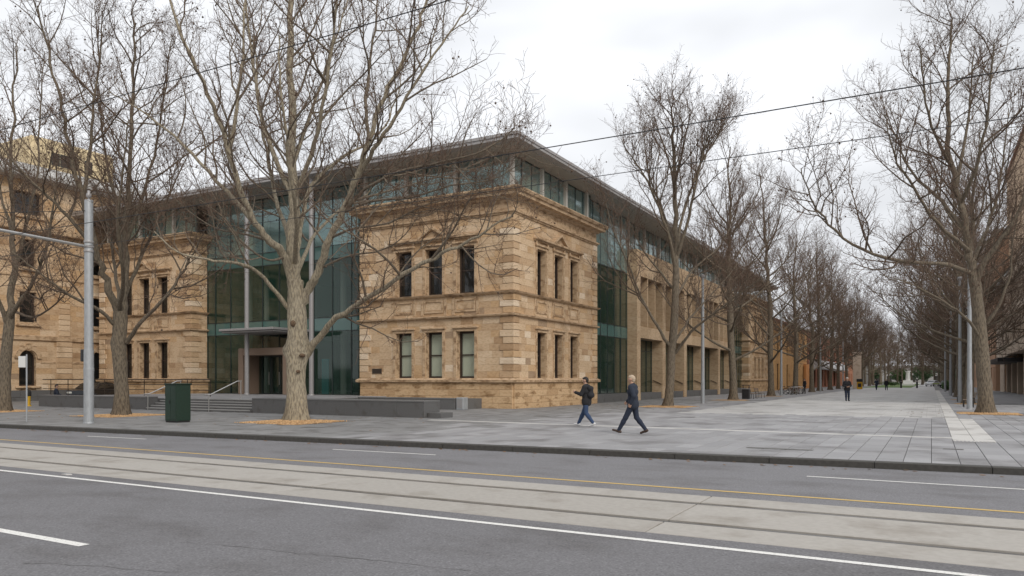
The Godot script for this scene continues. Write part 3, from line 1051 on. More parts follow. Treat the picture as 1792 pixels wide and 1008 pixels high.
func pane_grid(o: Node3D, xf: Transform3D, xs: Array, ys: Array, mats: Array, z := 0.0, bar := 0.06) -> void:
	for b in ys.size() - 1:
		for a in xs.size() - 1:
			var m := MB.new()
			m.quad(Vector3(xs[a] + 0.012, ys[b] + 0.012, z), Vector3(xs[a + 1] - 0.012, ys[b] + 0.012, z), Vector3(xs[a + 1] - 0.012, ys[b + 1] - 0.012, z), Vector3(xs[a] + 0.012, ys[b + 1] - 0.012, z))
			# float glass is never quite flat: each pane leans a little
			var lean := Basis(Vector3(0, 1, 0), R.randf_range(-0.012, 0.012)) * Basis(Vector3(1, 0, 0), R.randf_range(-0.012, 0.012))
			var c := Vector3((xs[a] + xs[a + 1]) / 2, (ys[b] + ys[b + 1]) / 2, z)
			put(o, "glass_pane", m, M[mats[b]], xf * Transform3D(lean, c - lean * c))
	for x in xs:
		var m := MB.new()
		m.box(Vector3(x - bar / 2, ys[0], z - 0.12), Vector3(x + bar / 2, ys[-1], z + 0.03))
		put(o, "mullion", m, M.mullion, xf)
	for y in ys:
		var m := MB.new()
		m.box(Vector3(xs[0], y - 0.03, z - 0.10), Vector3(xs[-1], y + 0.03, z + 0.02))
		put(o, "transom", m, M.mullion, xf)

func steps_to(a: float, b: float, n: int) -> Array:
	var out := []
	for k in n + 1:
		out.append(a + (b - a) * k / n)
	return out

func make_buildings() -> void:
	# the three old pavilions
	pavilion("large sandstone corner pavilion with pale blinds in its ground floor windows", -31.5, -20.5, 36.95, 48.9,
		[[front(-31.5, 36.95), 11.0, [[3.37, 0.60], [5.60, 0.60], [7.83, 0.61]], true], [east(-20.5, 36.95), 11.95, [[3.49, 0.60], [5.86, 0.61], [8.17, 0.60]], false]], 300)
	pavilion("sandstone pavilion left of the glass entrance, partly behind a tree", -58.6, -47.6, 36.95, 44.0,
		[[front(-58.6, 36.95), 11.0, [[3.50, 0.60], [5.60, 0.60], [7.75, 0.61]], false], [east(-47.6, 36.95), 7.05, [], false]], 160)
	pavilion("far sandstone pavilion up the mall beyond the colonnade", -31.5, -20.5, 99.0, 112.5,
		[[front(-31.5, 99.0), 11.0, [], false], [east(-20.5, 99.0), 13.5, [[4.2, 0.60], [6.7, 0.61], [9.2, 0.60]], false]], 60)
	glass_hall()
	colonnade()
	left_building()
	mall_buildings()

func glass_hall() -> void:
	var o := thing("glass_hall", "glass entrance hall under a wide flat metal roof between the sandstone pavilions", "building")
	# street front
	var xs := [-47.6, -46.7, -45.05, -43.4, -41.75, -40.1, -38.45, -36.8, -35.15, -33.5, -32.1, -31.5]
	pane_grid(o, front(0, 38.35), xs, [0.75, 5.03, 5.96, 9.9, 10.8, 14.66], ["pane", "pane_teal", "pane", "pane_teal", "pane_high"])
	# clerestory over the pavilions, street side
	var cs := steps_to(-58.4, -47.62, 9)
	pane_grid(o, front(0, 37.45), cs, [12.62, 14.66], ["pane_high"], 0.0, 0.05)
	pane_grid(o, front(0, 37.45), steps_to(-31.45, -20.95, 9), [12.62, 14.66], ["pane_high"], 0.0, 0.05)
	# mall side
	pane_grid(o, east(-20.95, 0), steps_to(37.5, 48.9, 9), [12.62, 14.66], ["pane_high"], 0.0, 0.05)
	pane_grid(o, east(-21.35, 0), steps_to(48.92, 57.3, 6), [0.72, 5.03, 5.96, 10.3, 14.66], ["pane", "pane_teal", "pane", "pane_high"])
	pane_grid(o, east(-21.6, 0), steps_to(57.32, 90.9, 28), [12.1, 14.66], ["pane_high"], 0.0, 0.05)
	pane_grid(o, east(-21.35, 0), steps_to(90.95, 98.98, 6), [0.72, 5.03, 5.96, 10.3, 14.66], ["pane", "pane_teal", "pane", "pane_high"])
	pane_grid(o, east(-20.95, 0), steps_to(99.0, 112.4, 10), [12.62, 14.66], ["pane_high"], 0.0, 0.05)
	# pale posts in front of the clerestory
	for w in [37.46, 41.2, 44.6, 48.0]:
		var m := MB.new()
		m.cbox(at(-20.98, 12.62, w + 0.09), at(-20.72, 14.68, w - 0.09), 0.02)
		put(o, "post", m, M.post)
	for x in [-24.6, -28.2, -31.4, -50.0, -54.0, -58.0]:
		var m := MB.new()
		m.cbox(at(x - 0.09, 12.62, 37.42), at(x + 0.09, 14.68, 37.16), 0.02)
		put(o, "post", m, M.post)
	for k in 9:
		var m := MB.new()
		m.cbox(at(-21.62, 12.1, 58.0 + k * 4.0 + 0.07), at(-21.40, 14.68, 58.0 + k * 4.0 - 0.07), 0.02)
		put(o, "post", m, M.post)
	# roof
	var m := MB.new()
	m.loft(-62.6, -19.4, -114.0, -35.45, [[14.72, -0.30], [14.80, 0.0], [14.95, 0.0], [14.97, 0.05], [15.13, 0.05], [15.16, -0.25], [15.9, -9.0]])
	var roof := put(o, "roof", m, M.fascia)
	m = MB.new()
	m.loft(-62.6, -19.4, -114.0, -35.45, [[14.69, -0.34], [14.73, -0.34]])
	put(roof, "soffit", m, M.soffit)
	# rooftop plant screens
	for q in [[-42.0, -25.5, 42.0, 54.0, 17.5], [-38.0, -28.0, 60.0, 74.0, 18.0], [-56.0, -46.0, 44.0, 52.0, 16.9]]:
		m = MB.new()
		m.cbox(at(q[0], 15.2, q[3]), at(q[1], q[4], q[2]), 0.05)
		put(o, "plant_screen", m, M.plant_room)
	# round columns before the glass
	for x in [-40.7, -34.8]:
		m = MB.new()
		m.lathe([[0.19, 0.74], [0.19, 0.82], [0.15, 0.85], [0.15, 14.72]], 16, at(x, 0, 36.0))
		put(o, "column", m, M.grey_metal)
	# entrance canopy and portal
	m = MB.new()
	m.cbox(at(-42.3, 5.03, 38.3), at(-37.2, 5.19, 35.0), 0.02)
	m.cbox(at(-42.2, 4.92, 38.3), at(-37.3, 5.02, 35.15), 0.02)
	put(o, "canopy", m, M.grey_metal)
	m = MB.new()
	m.cbox(at(-42.6, 0.75, 38.6), at(-42.1, 3.95, 36.9), 0.02)
	m.cbox(at(-38.3, 0.75, 38.6), at(-37.8, 3.95, 36.9), 0.02)
	m.cbox(at(-42.1, 3.45, 38.6), at(-38.3, 3.95, 36.9), 0.02)
	put(o, "portal", m, M.door_frame)
	for x in [-41.2, -40.2, -39.2]:
		m = MB.new()
		m.ring(x - 0.45, 0.76, x + 0.45, 3.4, 0.06, 0.0, 0.05)
		var d := put(o, "door", m, M.mullion, front(0, 38.2))
		m = MB.new()
		m.rod(Vector3(x + 0.34, 1.4, 0.09), Vector3(x + 0.34, 2.3, 0.09), 0.018)
		put(d, "handle", m, M.steel)
	m = MB.new()
	m.cbox(at(-36.75, 0.76, 39.1), at(-36.15, 3.2, 39.0), 0.01)
	put(o, "teal_sign_panel", m, M.teal_panel)
	# rooms behind the glass
	m = MB.new()
	m.box(at(-47.5, 0.55, 52.2), at(-31.6, 0.74, 38.2))
	put(o, "floor_slab", m, M.room_floor)
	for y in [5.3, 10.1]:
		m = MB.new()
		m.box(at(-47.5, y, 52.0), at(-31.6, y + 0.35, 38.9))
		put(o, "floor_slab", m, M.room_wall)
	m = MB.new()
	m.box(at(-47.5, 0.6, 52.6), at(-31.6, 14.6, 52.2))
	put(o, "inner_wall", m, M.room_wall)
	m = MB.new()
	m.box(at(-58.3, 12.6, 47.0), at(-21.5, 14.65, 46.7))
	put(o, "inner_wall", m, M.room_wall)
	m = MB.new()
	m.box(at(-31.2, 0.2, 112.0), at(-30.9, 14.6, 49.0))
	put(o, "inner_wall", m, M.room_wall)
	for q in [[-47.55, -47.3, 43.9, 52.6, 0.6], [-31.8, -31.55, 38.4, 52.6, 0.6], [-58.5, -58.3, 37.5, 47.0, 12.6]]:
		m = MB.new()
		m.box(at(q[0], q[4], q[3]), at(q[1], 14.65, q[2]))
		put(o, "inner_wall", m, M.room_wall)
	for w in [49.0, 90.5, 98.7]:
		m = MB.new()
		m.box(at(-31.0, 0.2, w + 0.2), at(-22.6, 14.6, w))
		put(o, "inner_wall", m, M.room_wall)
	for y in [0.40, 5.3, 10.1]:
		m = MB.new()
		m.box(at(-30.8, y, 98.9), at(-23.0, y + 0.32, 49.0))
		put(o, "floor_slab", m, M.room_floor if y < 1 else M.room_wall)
	for x in [-45.6, -43.8, -36.2, -33.0]:
		m = MB.new()
		m.lathe([[0.22, 0.74], [0.22, 14.6]], 14, at(x, 0, 40.6))
		put(o, "inner_column", m, M.room_column)
	for w in [51.5, 54.5, 93.5, 96.5]:
		m = MB.new()
		m.lathe([[0.25, 0.4], [0.25, 14.6]], 14, at(-23.4, 0, w))
		put(o, "inner_column", m, M.room_column)
	m = MB.new()
	m.cbox(at(-46.5, 0.74, 46.6), at(-43.0, 1.85, 46.0), 0.02)
	put(o, "reception_desk", m, M.room_column)

func colonnade() -> void:
	var o := thing("colonnade_wing", "modern sandstone colonnade with deep square piers along the mall", "building")
	var X := -20.5
	var mats := ["new_stone0", "new_stone1", "new_stone2"]
	for k in 6:
		var w0 := 57.3 + 6.55 * k
		var y := PAVE - 0.05
		var tops := steps_to(PAVE - 0.05, 10.12, 9)
		for r in 9:
			var m := MB.new()
			var deep := 2.0
			m.cbox(at(X - deep, tops[r] + 0.004, w0 + 0.85), at(X, tops[r + 1] - 0.004, w0), 0.008)
			put(o, "pier_stone", m, M[mats[R.randi() % 3]])
	# lintel bands
	for k in 5:
		var a := 57.3 + 6.55 * k + 0.85
		var b := a + 5.7
		for s in 3:
			var m := MB.new()
			m.cbox(at(X - 1.3, 5.14, a + (b - a) * (s + 1) / 3 - 0.003), at(X - 0.004, 6.07, a + (b - a) * s / 3 + 0.003), 0.008)
			put(o, "lintel_stone", m, M[mats[R.randi() % 3]])
		for s in 2:   # stone fins of the upper floor
			var w := a + (b - a) * (s + 1) / 3
			var m := MB.new()
			m.cbox(at(X - 0.64, 6.075, w + 0.09), at(X - 0.05, 10.115, w - 0.09), 0.008)
			put(o, "fin", m, M[mats[R.randi() % 3]])
		pane_grid(o, east(X - 0.7, 0), steps_to(a, b, 3), [6.09, 10.1], ["pane_dark"], 0.0)
		pane_grid(o, east(X - 1.0, 0), steps_to(a, b, 4), [0.68, 4.2, 5.1], ["pane", "pane"], 0.0)
		var m := MB.new()   # dark granite sill between the piers
		m.cbox(at(X - 2.2, PAVE - 0.05, b - 0.002), at(X - 0.1, 0.68, a + 0.002), 0.012)
		put(o, "granite_sill", m, M.dark_granite)
		m = MB.new()        # sloping handrail inside the bay
		m.line([at(X - 0.85, 1.70, b - 0.06), at(X - 0.5, 1.55, b - 0.06), at(X - 0.1, 1.35, b - 0.06)], 0.03)
		put(o, "handrail", m, M.bronze)
	for s in 14:
		for r in 2:
			var a := 57.3 + 33.6 * s / 14
			var m := MB.new()
			m.cbox(at(X - 1.1, 10.122 + r * 1.04, a + 2.4 - 0.003), at(X, 10.122 + (r + 1) * 1.04 - 0.004, a + 0.003), 0.008)
			put(o, "parapet_stone", m, M[mats[R.randi() % 3]])
	for q in [[48.95, 57.28], [90.92, 98.95]]:
		for s in 4:
			var m := MB.new()
			m.cbox(at(X - 1.4, PAVE - 0.05, q[0] + (q[1] - q[0]) * (s + 1) / 4 - 0.003), at(X - 0.25, 0.70, q[0] + (q[1] - q[0]) * s / 4 + 0.003), 0.012)
			put(o, "granite_plinth", m, M.dark_granite)

func arch_outline(cx: float, spring: float, r: float, n: int) -> PackedVector2Array:
	var p := PackedVector2Array()
	for k in n + 1:
		var a := PI * k / n
		p.append(Vector2(cx + cos(a) * r, spring + sin(a) * r))
	return p

func left_building() -> void:
	var o := thing("old_stone_building", "tall old sandstone building with arched ground floor windows at left", "building")
	var W0 := 14.0
	var L := 44.0
	var xf := east(-60.0, W0)
	var holes := []
	var bays := []
	for k in 8:
		bays.append(1.6 + 5.5 * k)
	for c in bays:
		holes.append([c - 0.62, 1.3, c + 0.62, 4.0])
		holes.append([c - 0.6, 6.0, c + 0.6, 8.4])
		holes.append([c - 0.6, 10.2, c + 0.6, 12.4])
		holes.append([c - 1.0, 14.2, c + 1.0, 16.0])
	var m := MB.new()
	m.holed(0, L, -0.1, 17.0, holes, 0.35, -0.02)
	put(o, "wall", m, M.trim, xf)
	lay(o, xf, courses(0, L, 0.95, 4.75, 9, holes, 0.7, 1.5), STONES, 110, "stone", 0.01, 0.006, 0.006)
	lay(o, xf, courses(0, L, 5.16, 13.0, 19, holes, 0.7, 1.5), STONES, 140, "stone", 0.01, 0.006, 0.006)
	lay(o, xf, courses(0, L, 13.5, 17.0, 8, holes, 0.9, 1.8), ["stone2", "stone0", "stone4"], 0, "stone", 0.01, 0.006, 0.006)
	lay(o, xf, courses(0, L, -0.1, 0.95, 2, [], 1.2, 2.4), ["dark_granite"], 0, "base_stone", 0.12, 0.02, 0.01)
	for s in [[4.75, 5.16, 0.16], [3.0, 3.18, 0.05], [13.0, 13.5, 0.5], [9.55, 9.75, 0.1]]:
		m = MB.new()
		if s[0] == 3.0:
			for k in bays.size() - 1:
				m.cbox(Vector3(bays[k] + 0.95, s[0], -0.02), Vector3(bays[k + 1] - 0.95, s[1], s[2]), 0.02)
		else:
			m.cbox(Vector3(0, s[0], -0.02), Vector3(L, s[1], s[2]), 0.05)
		put(o, "string_course", m, M.trim, xf)
	for c in bays:
		for q in [[c - 0.62, 1.3, c + 0.62, 4.0, 1], [c - 0.6, 6.0, c + 0.6, 8.4, 0], [c - 0.6, 10.2, c + 0.6, 12.4, 0], [c - 1.0, 14.2, c + 1.0, 16.0, 0]]:
			sash_window(o, xf, q, false, 0.33)
			if q[4]:
				var p := PackedVector2Array([Vector2(c + 0.62, 3.38), Vector2(c + 0.62, 4.01), Vector2(c - 0.62, 4.01), Vector2(c - 0.62, 3.38)])
				var arc := arch_outline(c, 3.38, 0.60, 10)
				arc.reverse()
				p.append_array(arc)
				m = MB.new()
				m.prism(p, -0.34, 0.005)
				put(o, "arch_spandrel", m, M.trim, xf)
				var ring := arch_outline(c, 3.38, 0.98, 12)
				var inner := arch_outline(c, 3.38, 0.66, 12)
				inner.reverse()
				ring.append_array(inner)
				m = MB.new()
				m.prism(ring, 0.0, 0.14)
				put(o, "arch_moulding", m, M.trim, xf)
				m = MB.new()
				m.prism(PackedVector2Array([Vector2(c - 0.10, 3.95), Vector2(c + 0.10, 3.95), Vector2(c + 0.17, 4.5), Vector2(c - 0.17, 4.5)]), 0.0, 0.2)
				put(o, "keystone", m, M.trim, xf)
			else:
				m = MB.new()
				m.ring(q[0] - 0.2, q[1] - 0.05, q[2] + 0.2, q[3] + 0.2, 0.18, 0.0, 0.07)
				put(o, "window_surround", m, M.trim, xf)
			m = MB.new()
			m.cbox(Vector3(q[0] - 0.3, q[1] - 0.18, 0.0), Vector3(q[2] + 0.3, q[1] - 0.05, 0.2), 0.02)
			put(o, "sill", m, M.trim, xf)
	for k in bays.size() - 1:
		var c: float = bays[k] + 2.75
		for r in 9:
			m = MB.new()
			m.cbox(Vector3(c - 0.62, 0.95 + r * 0.422 + 0.012, 0.0), Vector3(c + 0.62, 0.95 + (r + 1) * 0.422 - 0.012, 0.10), 0.03)
			put(o, "banded_stone", m, M[STONES[R.randi() % 5]], xf)
		for r in 18:
			m = MB.new()
			m.cbox(Vector3(c - 0.45, 5.17 + r * 0.435 + 0.012, 0.0), Vector3(c + 0.45, 5.17 + (r + 1) * 0.435 - 0.012, 0.08), 0.03)
			put(o, "banded_stone", m, M[STONES[R.randi() % 5]], xf)
	m = MB.new()
	m.box(at(-75.5, -0.1, W0 + L), at(-63.5, 16.9, W0 + 0.5))
	put(o, "interior", m, M.room)
	m = MB.new()
	m.loft(-76.0, -59.0, -(W0 + L + 1), -(W0 - 1), [[16.9, 0.0], [17.0, 0.15], [17.25, 0.2], [17.3, 0.1], [18.4, -1.8]])
	put(o, "roof", m, M.roofing)
	var b := thing("rooftop_block", "yellow rooftop block with small dark windows above the old building at left", "building")
	m = MB.new()
	m.cbox(at(-80.0, 17.6, 43.0), at(-66.0, 22.4, 35.5), 0.25)
	put(b, "wall", m, M.yellow_block)
	for q in [[37.6, 0.7], [38.8, 1.6], [40.5, 0.7]]:
		m = MB.new()
		m.ring(q[0] - q[1] / 2, 20.2, q[0] + q[1] / 2, 21.3, 0.06, 0.0, 0.03)
		var f := put(b, "window", m, M.mullion, east(-66.0, 0))
		m = MB.new()
		m.quad(Vector3(q[0] - q[1] / 2, 20.2, 0.012), Vector3(q[0] + q[1] / 2, 20.2, 0.012), Vector3(q[0] + q[1] / 2, 21.3, 0.012), Vector3(q[0] - q[1] / 2, 21.3, 0.012))
		put(f, "pane", m, M.bronze)

func plain_building(called: String, label: String, xf: Transform3D, L: float, depth: float, top: float, wall: Material, rows: Array, bay: float, wide: float, roof: Material, base := 0.0) -> Node3D:
	# a simple facade with window openings; rows = [bottom, top]
	var o := thing(called, label, "building")
	var holes := []
	for r in rows:
		var n := int(L / bay)
		for k in n:
			var c := (k + 0.5) * L / n
			holes.append([c - wide / 2, r[0], c + wide / 2, r[1]])
	var m := MB.new()
	m.holed(0, L, base, top, holes, 0.25)
	m.quad(Vector3(0, base, -depth), Vector3(0, base, 0), Vector3(0, top, 0), Vector3(0, top, -depth))
	m.quad(Vector3(L, base, 0), Vector3(L, base, -depth), Vector3(L, top, -depth), Vector3(L, top, 0))
	put(o, "wall", m, wall, xf)
	for h in holes:
		m = MB.new()
		m.ring(h[0], h[1], h[2], h[3], 0.06, -0.25, -0.18)
		var f := put(o, "window", m, M.sash, xf)
		m = MB.new()
		m.quad(Vector3(h[0], h[1], -0.22), Vector3(h[2], h[1], -0.22), Vector3(h[2], h[3], -0.22), Vector3(h[0], h[3], -0.22))
		put(f, "pane", m, M.pane_dark)
	m = MB.new()
	m.box(Vector3(0.05, base, -depth), Vector3(L - 0.05, top - 0.1, -0.6))
	put(o, "interior", m, M.room, xf)
	m = MB.new()
	m.box(Vector3(-0.2, top, -depth - 0.2), Vector3(L + 0.2, top + 0.35, 0.25))
	put(o, "roof", m, roof, xf)
	return o

func mall_buildings() -> void:
	# left side of the mall, beyond the far pavilion
	var g := plain_building("gold_building", "plain golden rendered building beyond the far pavilion on the mall", east(-20.5, 116.0), 35.0, 12.0, 10.6, M.render_gold, [[0.2, 4.2], [5.6, 8.8]], 8.0, 1.6, M.red_tile)
	var m := MB.new()
	m.cbox(Vector3(30.5, PAVE, 0.0), Vector3(34.5, 4.6, 0.5), 0.04)
	put(g, "porch", m, M.render_orange, east(-20.5, 116.0))
	var s := plain_building("shop_row", "dark shop row with pale curved awnings on the left of the mall", east(-20.5, 152.0), 54.0, 12.0, 11.0, M.brick_b, [[0.3, 3.9], [5.8, 8.6]], 6.0, 3.4, M.roofing)
	for k in 4:
		m = MB.new()
		var p := PackedVector2Array()
		for a in 7:
			p.append(Vector2(2.6 * sin(PI / 2 * a / 6), 3.9 + 1.9 * cos(PI / 2 * a / 6)))
		p.append(Vector2(0, 3.9))
		m.prism(p, -4.6, 4.6)
		var t := east(-20.5, 152.0 + 7 + k * 13.0) * Transform3D(Basis(Vector3(0, 0, 1), Vector3(0, 1, 0), Vector3(-1, 0, 0)), Vector3.ZERO)
		put(s, "awning", m, M.awning, t)
	plain_building("brick_terrace", "distant brick terrace behind the left row of mall trees", east(-21.0, 210.0), 60.0, 12.0, 12.0, M.brick, [[0.4, 3.4], [5.0, 8.0]], 5.0, 2.0, M.roofing)
	plain_building("grey_terrace", "far grey building near the left end of the mall", east(-21.0, 274.0), 50.0, 12.0, 10.0, M.grey_wall, [[0.4, 3.4], [5.0, 8.0]], 5.0, 2.0, M.roofing)
	# right side
	concrete_building()
	plain_building("brick_building", "orange brick building behind the trees on the right of the mall", west(8.0, 200.0), 72.0, 14.0, 23.0, M.brick_c, [[0.3, 3.6], [5.5, 8.0], [9.5, 12.0], [13.5, 16.0], [17.5, 20.0]], 5.0, 2.0, M.roofing)
	plain_building("stone_tower_block", "tall tan stone block rising above the concrete building at the right edge", west(9.6, 131.0), 34.0, 12.0, 31.0, M.tower, [[16.0, 18.4], [20.0, 22.4], [24.0, 26.4]], 5.0, 1.5, M.red_tile, 14.3)
	plain_building("grey_block", "grey building far up the right side of the mall", west(8.0, 330.0), 126.0, 12.0, 12.0, M.grey_wall, [[0.4, 3.4], [5.0, 8.0]], 6.0, 2.4, M.roofing)
	plain_building("far_terrace", "long low tan building closing the view beyond the far trees", front(-70.0, 400.0), 150.0, 14.0, 8.0, M.grey_wall, [[0.6, 3.4], [4.6, 7.2]], 5.0, 2.0, M.roofing)
	# across the street behind the viewer, mirrored in the glass
	var b := plain_building("street_terrace", "stone terrace across the street, mirrored in the glass hall", Transform3D(Basis(Vector3.UP, PI), at(50, 0, -22)), 130.0, 12.0, 11.0, M.trim, [[0.6, 4.0], [5.6, 8.6]], 5.0, 1.8, M.roofing)
	b.set_meta("label", "stone terrace across the street behind the viewer")

func concrete_building() -> void:
	var o := thing("concrete_building", "buff concrete building with deep window boxes over a recessed ground floor at right", "building")
	var xf := west(8.0, 126.0)      # own x = 126 - W
	# panelled end bay, W 126 to 105
	for k in 14:
		var m := MB.new()
		m.cbox(Vector3(k * 1.5 + 0.03, 4.6, -0.5), Vector3(k * 1.5 + 1.47, 11.3, 0.0), 0.03)
		put(o, "wall_panel", m, M.panel_concrete if k % 3 else M.panel_concrete_b, xf)
	# beams and window boxes, W 105 to 55
	for y in [[4.6, 5.96, 0.5], [8.8, 10.0, 0.5], [12.6, 13.8, 0.5]]:
		for k in 10:
			var m := MB.new()
			m.cbox(Vector3(21 + k * 5.0 + 0.01, y[0], -1.6), Vector3(21 + (k + 1) * 5.0 - 0.01, y[1], y[2]), 0.03)
			put(o, "beam", m, M.panel_concrete if R.randf() < 0.5 else M.panel_concrete_b, xf)
	for fl in [[5.96, 8.8], [10.0, 12.6]]:
		for k in 21:
			var m := MB.new()
			m.cbox(Vector3(21 + k * 2.5 - 0.18, fl[0], -1.5), Vector3(21 + k * 2.5 + 0.18, fl[1], 0.42), 0.02)
			put(o, "upright", m, M.panel_concrete, xf)
		pane_grid(o, xf, steps_to(21, 71, 20), fl, ["pane_dark"], -1.2)
	for k in 9:
		var m := MB.new()
		m.cbox(Vector3(8 + k * 7.0, PAVE, -2.4), Vector3(8.9 + k * 7.0, 4.6, -0.6), 0.02)
		put(o, "pier", m, M.panel_concrete_b, xf)
	var m := MB.new()
	m.box(Vector3(0, 0, -14), Vector3(71, 4.7, -3.0))
	m.box(Vector3(0, 4.7, -14), Vector3(71, 14.0, -1.9))
	put(o, "core", m, M.bronze, xf)
	m = MB.new()
	m.box(Vector3(0, 13.8, -14), Vector3(71, 14.2, 0.55))
	put(o, "roof", m, M.roofing, xf)
	for k in 5:
		m = MB.new()
		m.box(Vector3(0.8 + k * 1.4, PAVE, -0.5), Vector3(1.9 + k * 1.4, 4.6, -0.4))
		put(o, "shop_panel", m, M.panel_concrete, xf)
	var a := thing("flat_awning", "flat silver and black awning hung under the concrete building", "awning", Vector3.ZERO)
	m = MB.new()
	m.cbox(Vector3(7.5, 3.75, -1.4), Vector3(27.0, 4.2, 1.6), 0.03)
	put(a, "panel", m, M.black_metal, xf)
	m = MB.new()
	m.cbox(Vector3(7.4, 3.8, -0.5), Vector3(11.0, 4.15, 2.2), 0.03)
	put(a, "end_panel", m, M.white, xf)

# ------------------------------------------------------------------ trees
class PlaneTree:
	var r := RandomNumberGenerator.new()
	var trunk := MB.new()
	var boughs := MB.new()
	var limbs := MB.new()
	var twigs := MB.new()
	var balls := []
	var density := 1.0
	var lift := 0.13
	var count := 0

	func smooth(p: Array, sub: int) -> PackedVector3Array:
		var out := PackedVector3Array()
		for k in p.size() - 1:
			var a: Vector3 = p[maxi(k - 1, 0)]
			var b: Vector3 = p[k]
			var c: Vector3 = p[k + 1]
			var d: Vector3 = p[mini(k + 2, p.size() - 1)]
			for s in sub:
				out.append(b.cubic_interpolate(c, a, d, s / float(sub)))
		out.append(p[-1])
		return out

	func limb(p: Array, r0: float, r1: float, level := 1, into: MB = null, wobble := 1.0) -> void:
		var pts := smooth(p, 4)
		var n := pts.size()
		var rad := PackedFloat32Array()
		for k in n:
			var f := k / float(n - 1)
			rad.append(lerpf(r0, r1, pow(f, 0.8)) * (1.0 + 0.05 * sin(k * 2.3 + r0 * 40)))
			if k > 0 and k < n - 1:
				pts[k] += Vector3(r.randfn(), r.randfn() * 0.4, r.randfn()) * minf(0.05, r0 * 0.25) * wobble
		(boughs if r0 > 0.085 else limbs).tube(pts, rad, 10 if r0 > 0.12 else 7, false)
		spawn(pts, rad, level)

	func spawn(pts: PackedVector3Array, rad: PackedFloat32Array, level: int) -> void:
		var n := pts.size()
		var total := 0.0
		for k in n - 1:
			total += pts[k].distance_to(pts[k + 1])
		var per: float = [0.0, 1.5, 3.0, 5.8][level] * density
		var num := int(total * per + r.randf())
		var from: float = [0.0, 0.22, 0.12, 0.08][level]
		for c in num:
			var t := from + (1.0 - from) * pow((c + r.randf()) / num, 0.85)
			var fk := t * (n - 1)
			var k := mini(int(fk), n - 2)
			var at := pts[k].lerp(pts[k + 1], fk - k)
			var pr := lerpf(rad[k], rad[k + 1], fk - k)
			var tang := (pts[k + 1] - pts[k]).normalized()
			var rnd := Vector3(r.randfn(), r.randfn(), r.randfn()).normalized()
			var side := (rnd - tang * rnd.dot(tang)).normalized()
			side = (side + Vector3.UP * (0.22 if level < 3 else 0.05)).normalized()
			var ang := deg_to_rad(r.randf_range(32, 72))
			var dir := (tang * cos(ang) + side * sin(ang)).normalized()
			var ln: float
			if level == 1:
				ln = r.randf_range(1.5, 4.4) * (1.1 - 0.55 * t) * clampf(total / 6.0, 0.55, 1.2)
			elif level == 2:
				ln = r.randf_range(0.7, 2.0) * (1.1 - 0.5 * t)
			else:
				ln = r.randf_range(0.22, 0.62) * (1.1 - 0.4 * t)
			grow(at, dir, ln, minf(pr * 0.72, [0.0, 0.0115, 0.0085, 0.009][level] * ln + [0.0, 0.005, 0.004, 0.003][level]), level + 1)

	func grow(at: Vector3, dir: Vector3, ln: float, rr: float, level: int) -> void:
		count += 1
		var segs: int = [0, 0, 5, 4, 2][level]
		var pts := PackedVector3Array([at])
		var rad := PackedFloat32Array([maxf(rr, 0.006)])
		var p := at
		var d := dir
		var up: float = [0, 0, lift, lift * 0.8, 0.1][level]
		for s in segs:
			d = (d + Vector3(r.randfn(), r.randfn() * 0.7, r.randfn()) * (0.20 if level < 4 else 0.26) + Vector3.UP * up).normalized()
			p += d * ln / segs
			pts.append(p)
			rad.append(maxf(rr * (1.0 - 0.72 * (s + 1.0) / segs), 0.0046))
		if level == 2:
			limbs.tube(pts, rad, 5, false)
			spawn(pts, rad, 2)
		elif level == 3:
			twigs.tube(pts, rad, 4, false)
			spawn(pts, rad, 3)
		else:
			twigs.tube(pts, rad, 3, false)
			if r.randf() < 0.045:
				balls.append(p - Vector3(0, r.randf_range(0.03, 0.10), 0))

	func ball_mesh(size: float) -> MB:
		var m := MB.new()
		for b in balls:
			var q: float = size * r.randf_range(0.75, 1.15)
			m.ball(b, Vector3(q, q, q), 5, 4)
		return m

func plant(t: PlaneTree, label: String, where: Vector3, bark: Material, twig: Material, seeds: float, group := "bare plane trees") -> Node3D:
	var o := thing("plane_tree", label, "tree", where, group)
	o.set_meta("base_name", "plane_tree")
	put(o, "trunk", t.trunk, bark)
	if t.boughs.v.size() > 0:
		put(o, "boughs", t.boughs, bark)
	var crown := put(o, "crown", t.limbs, M.branch if bark == M.bark else M.branch_dark)
	put(crown, "twigs", t.twigs, twig).set_meta("kind", "stuff")
	if t.balls:
		put(crown, "seed_balls", t.ball_mesh(seeds), M.seed).set_meta("kind", "stuff")
	return o

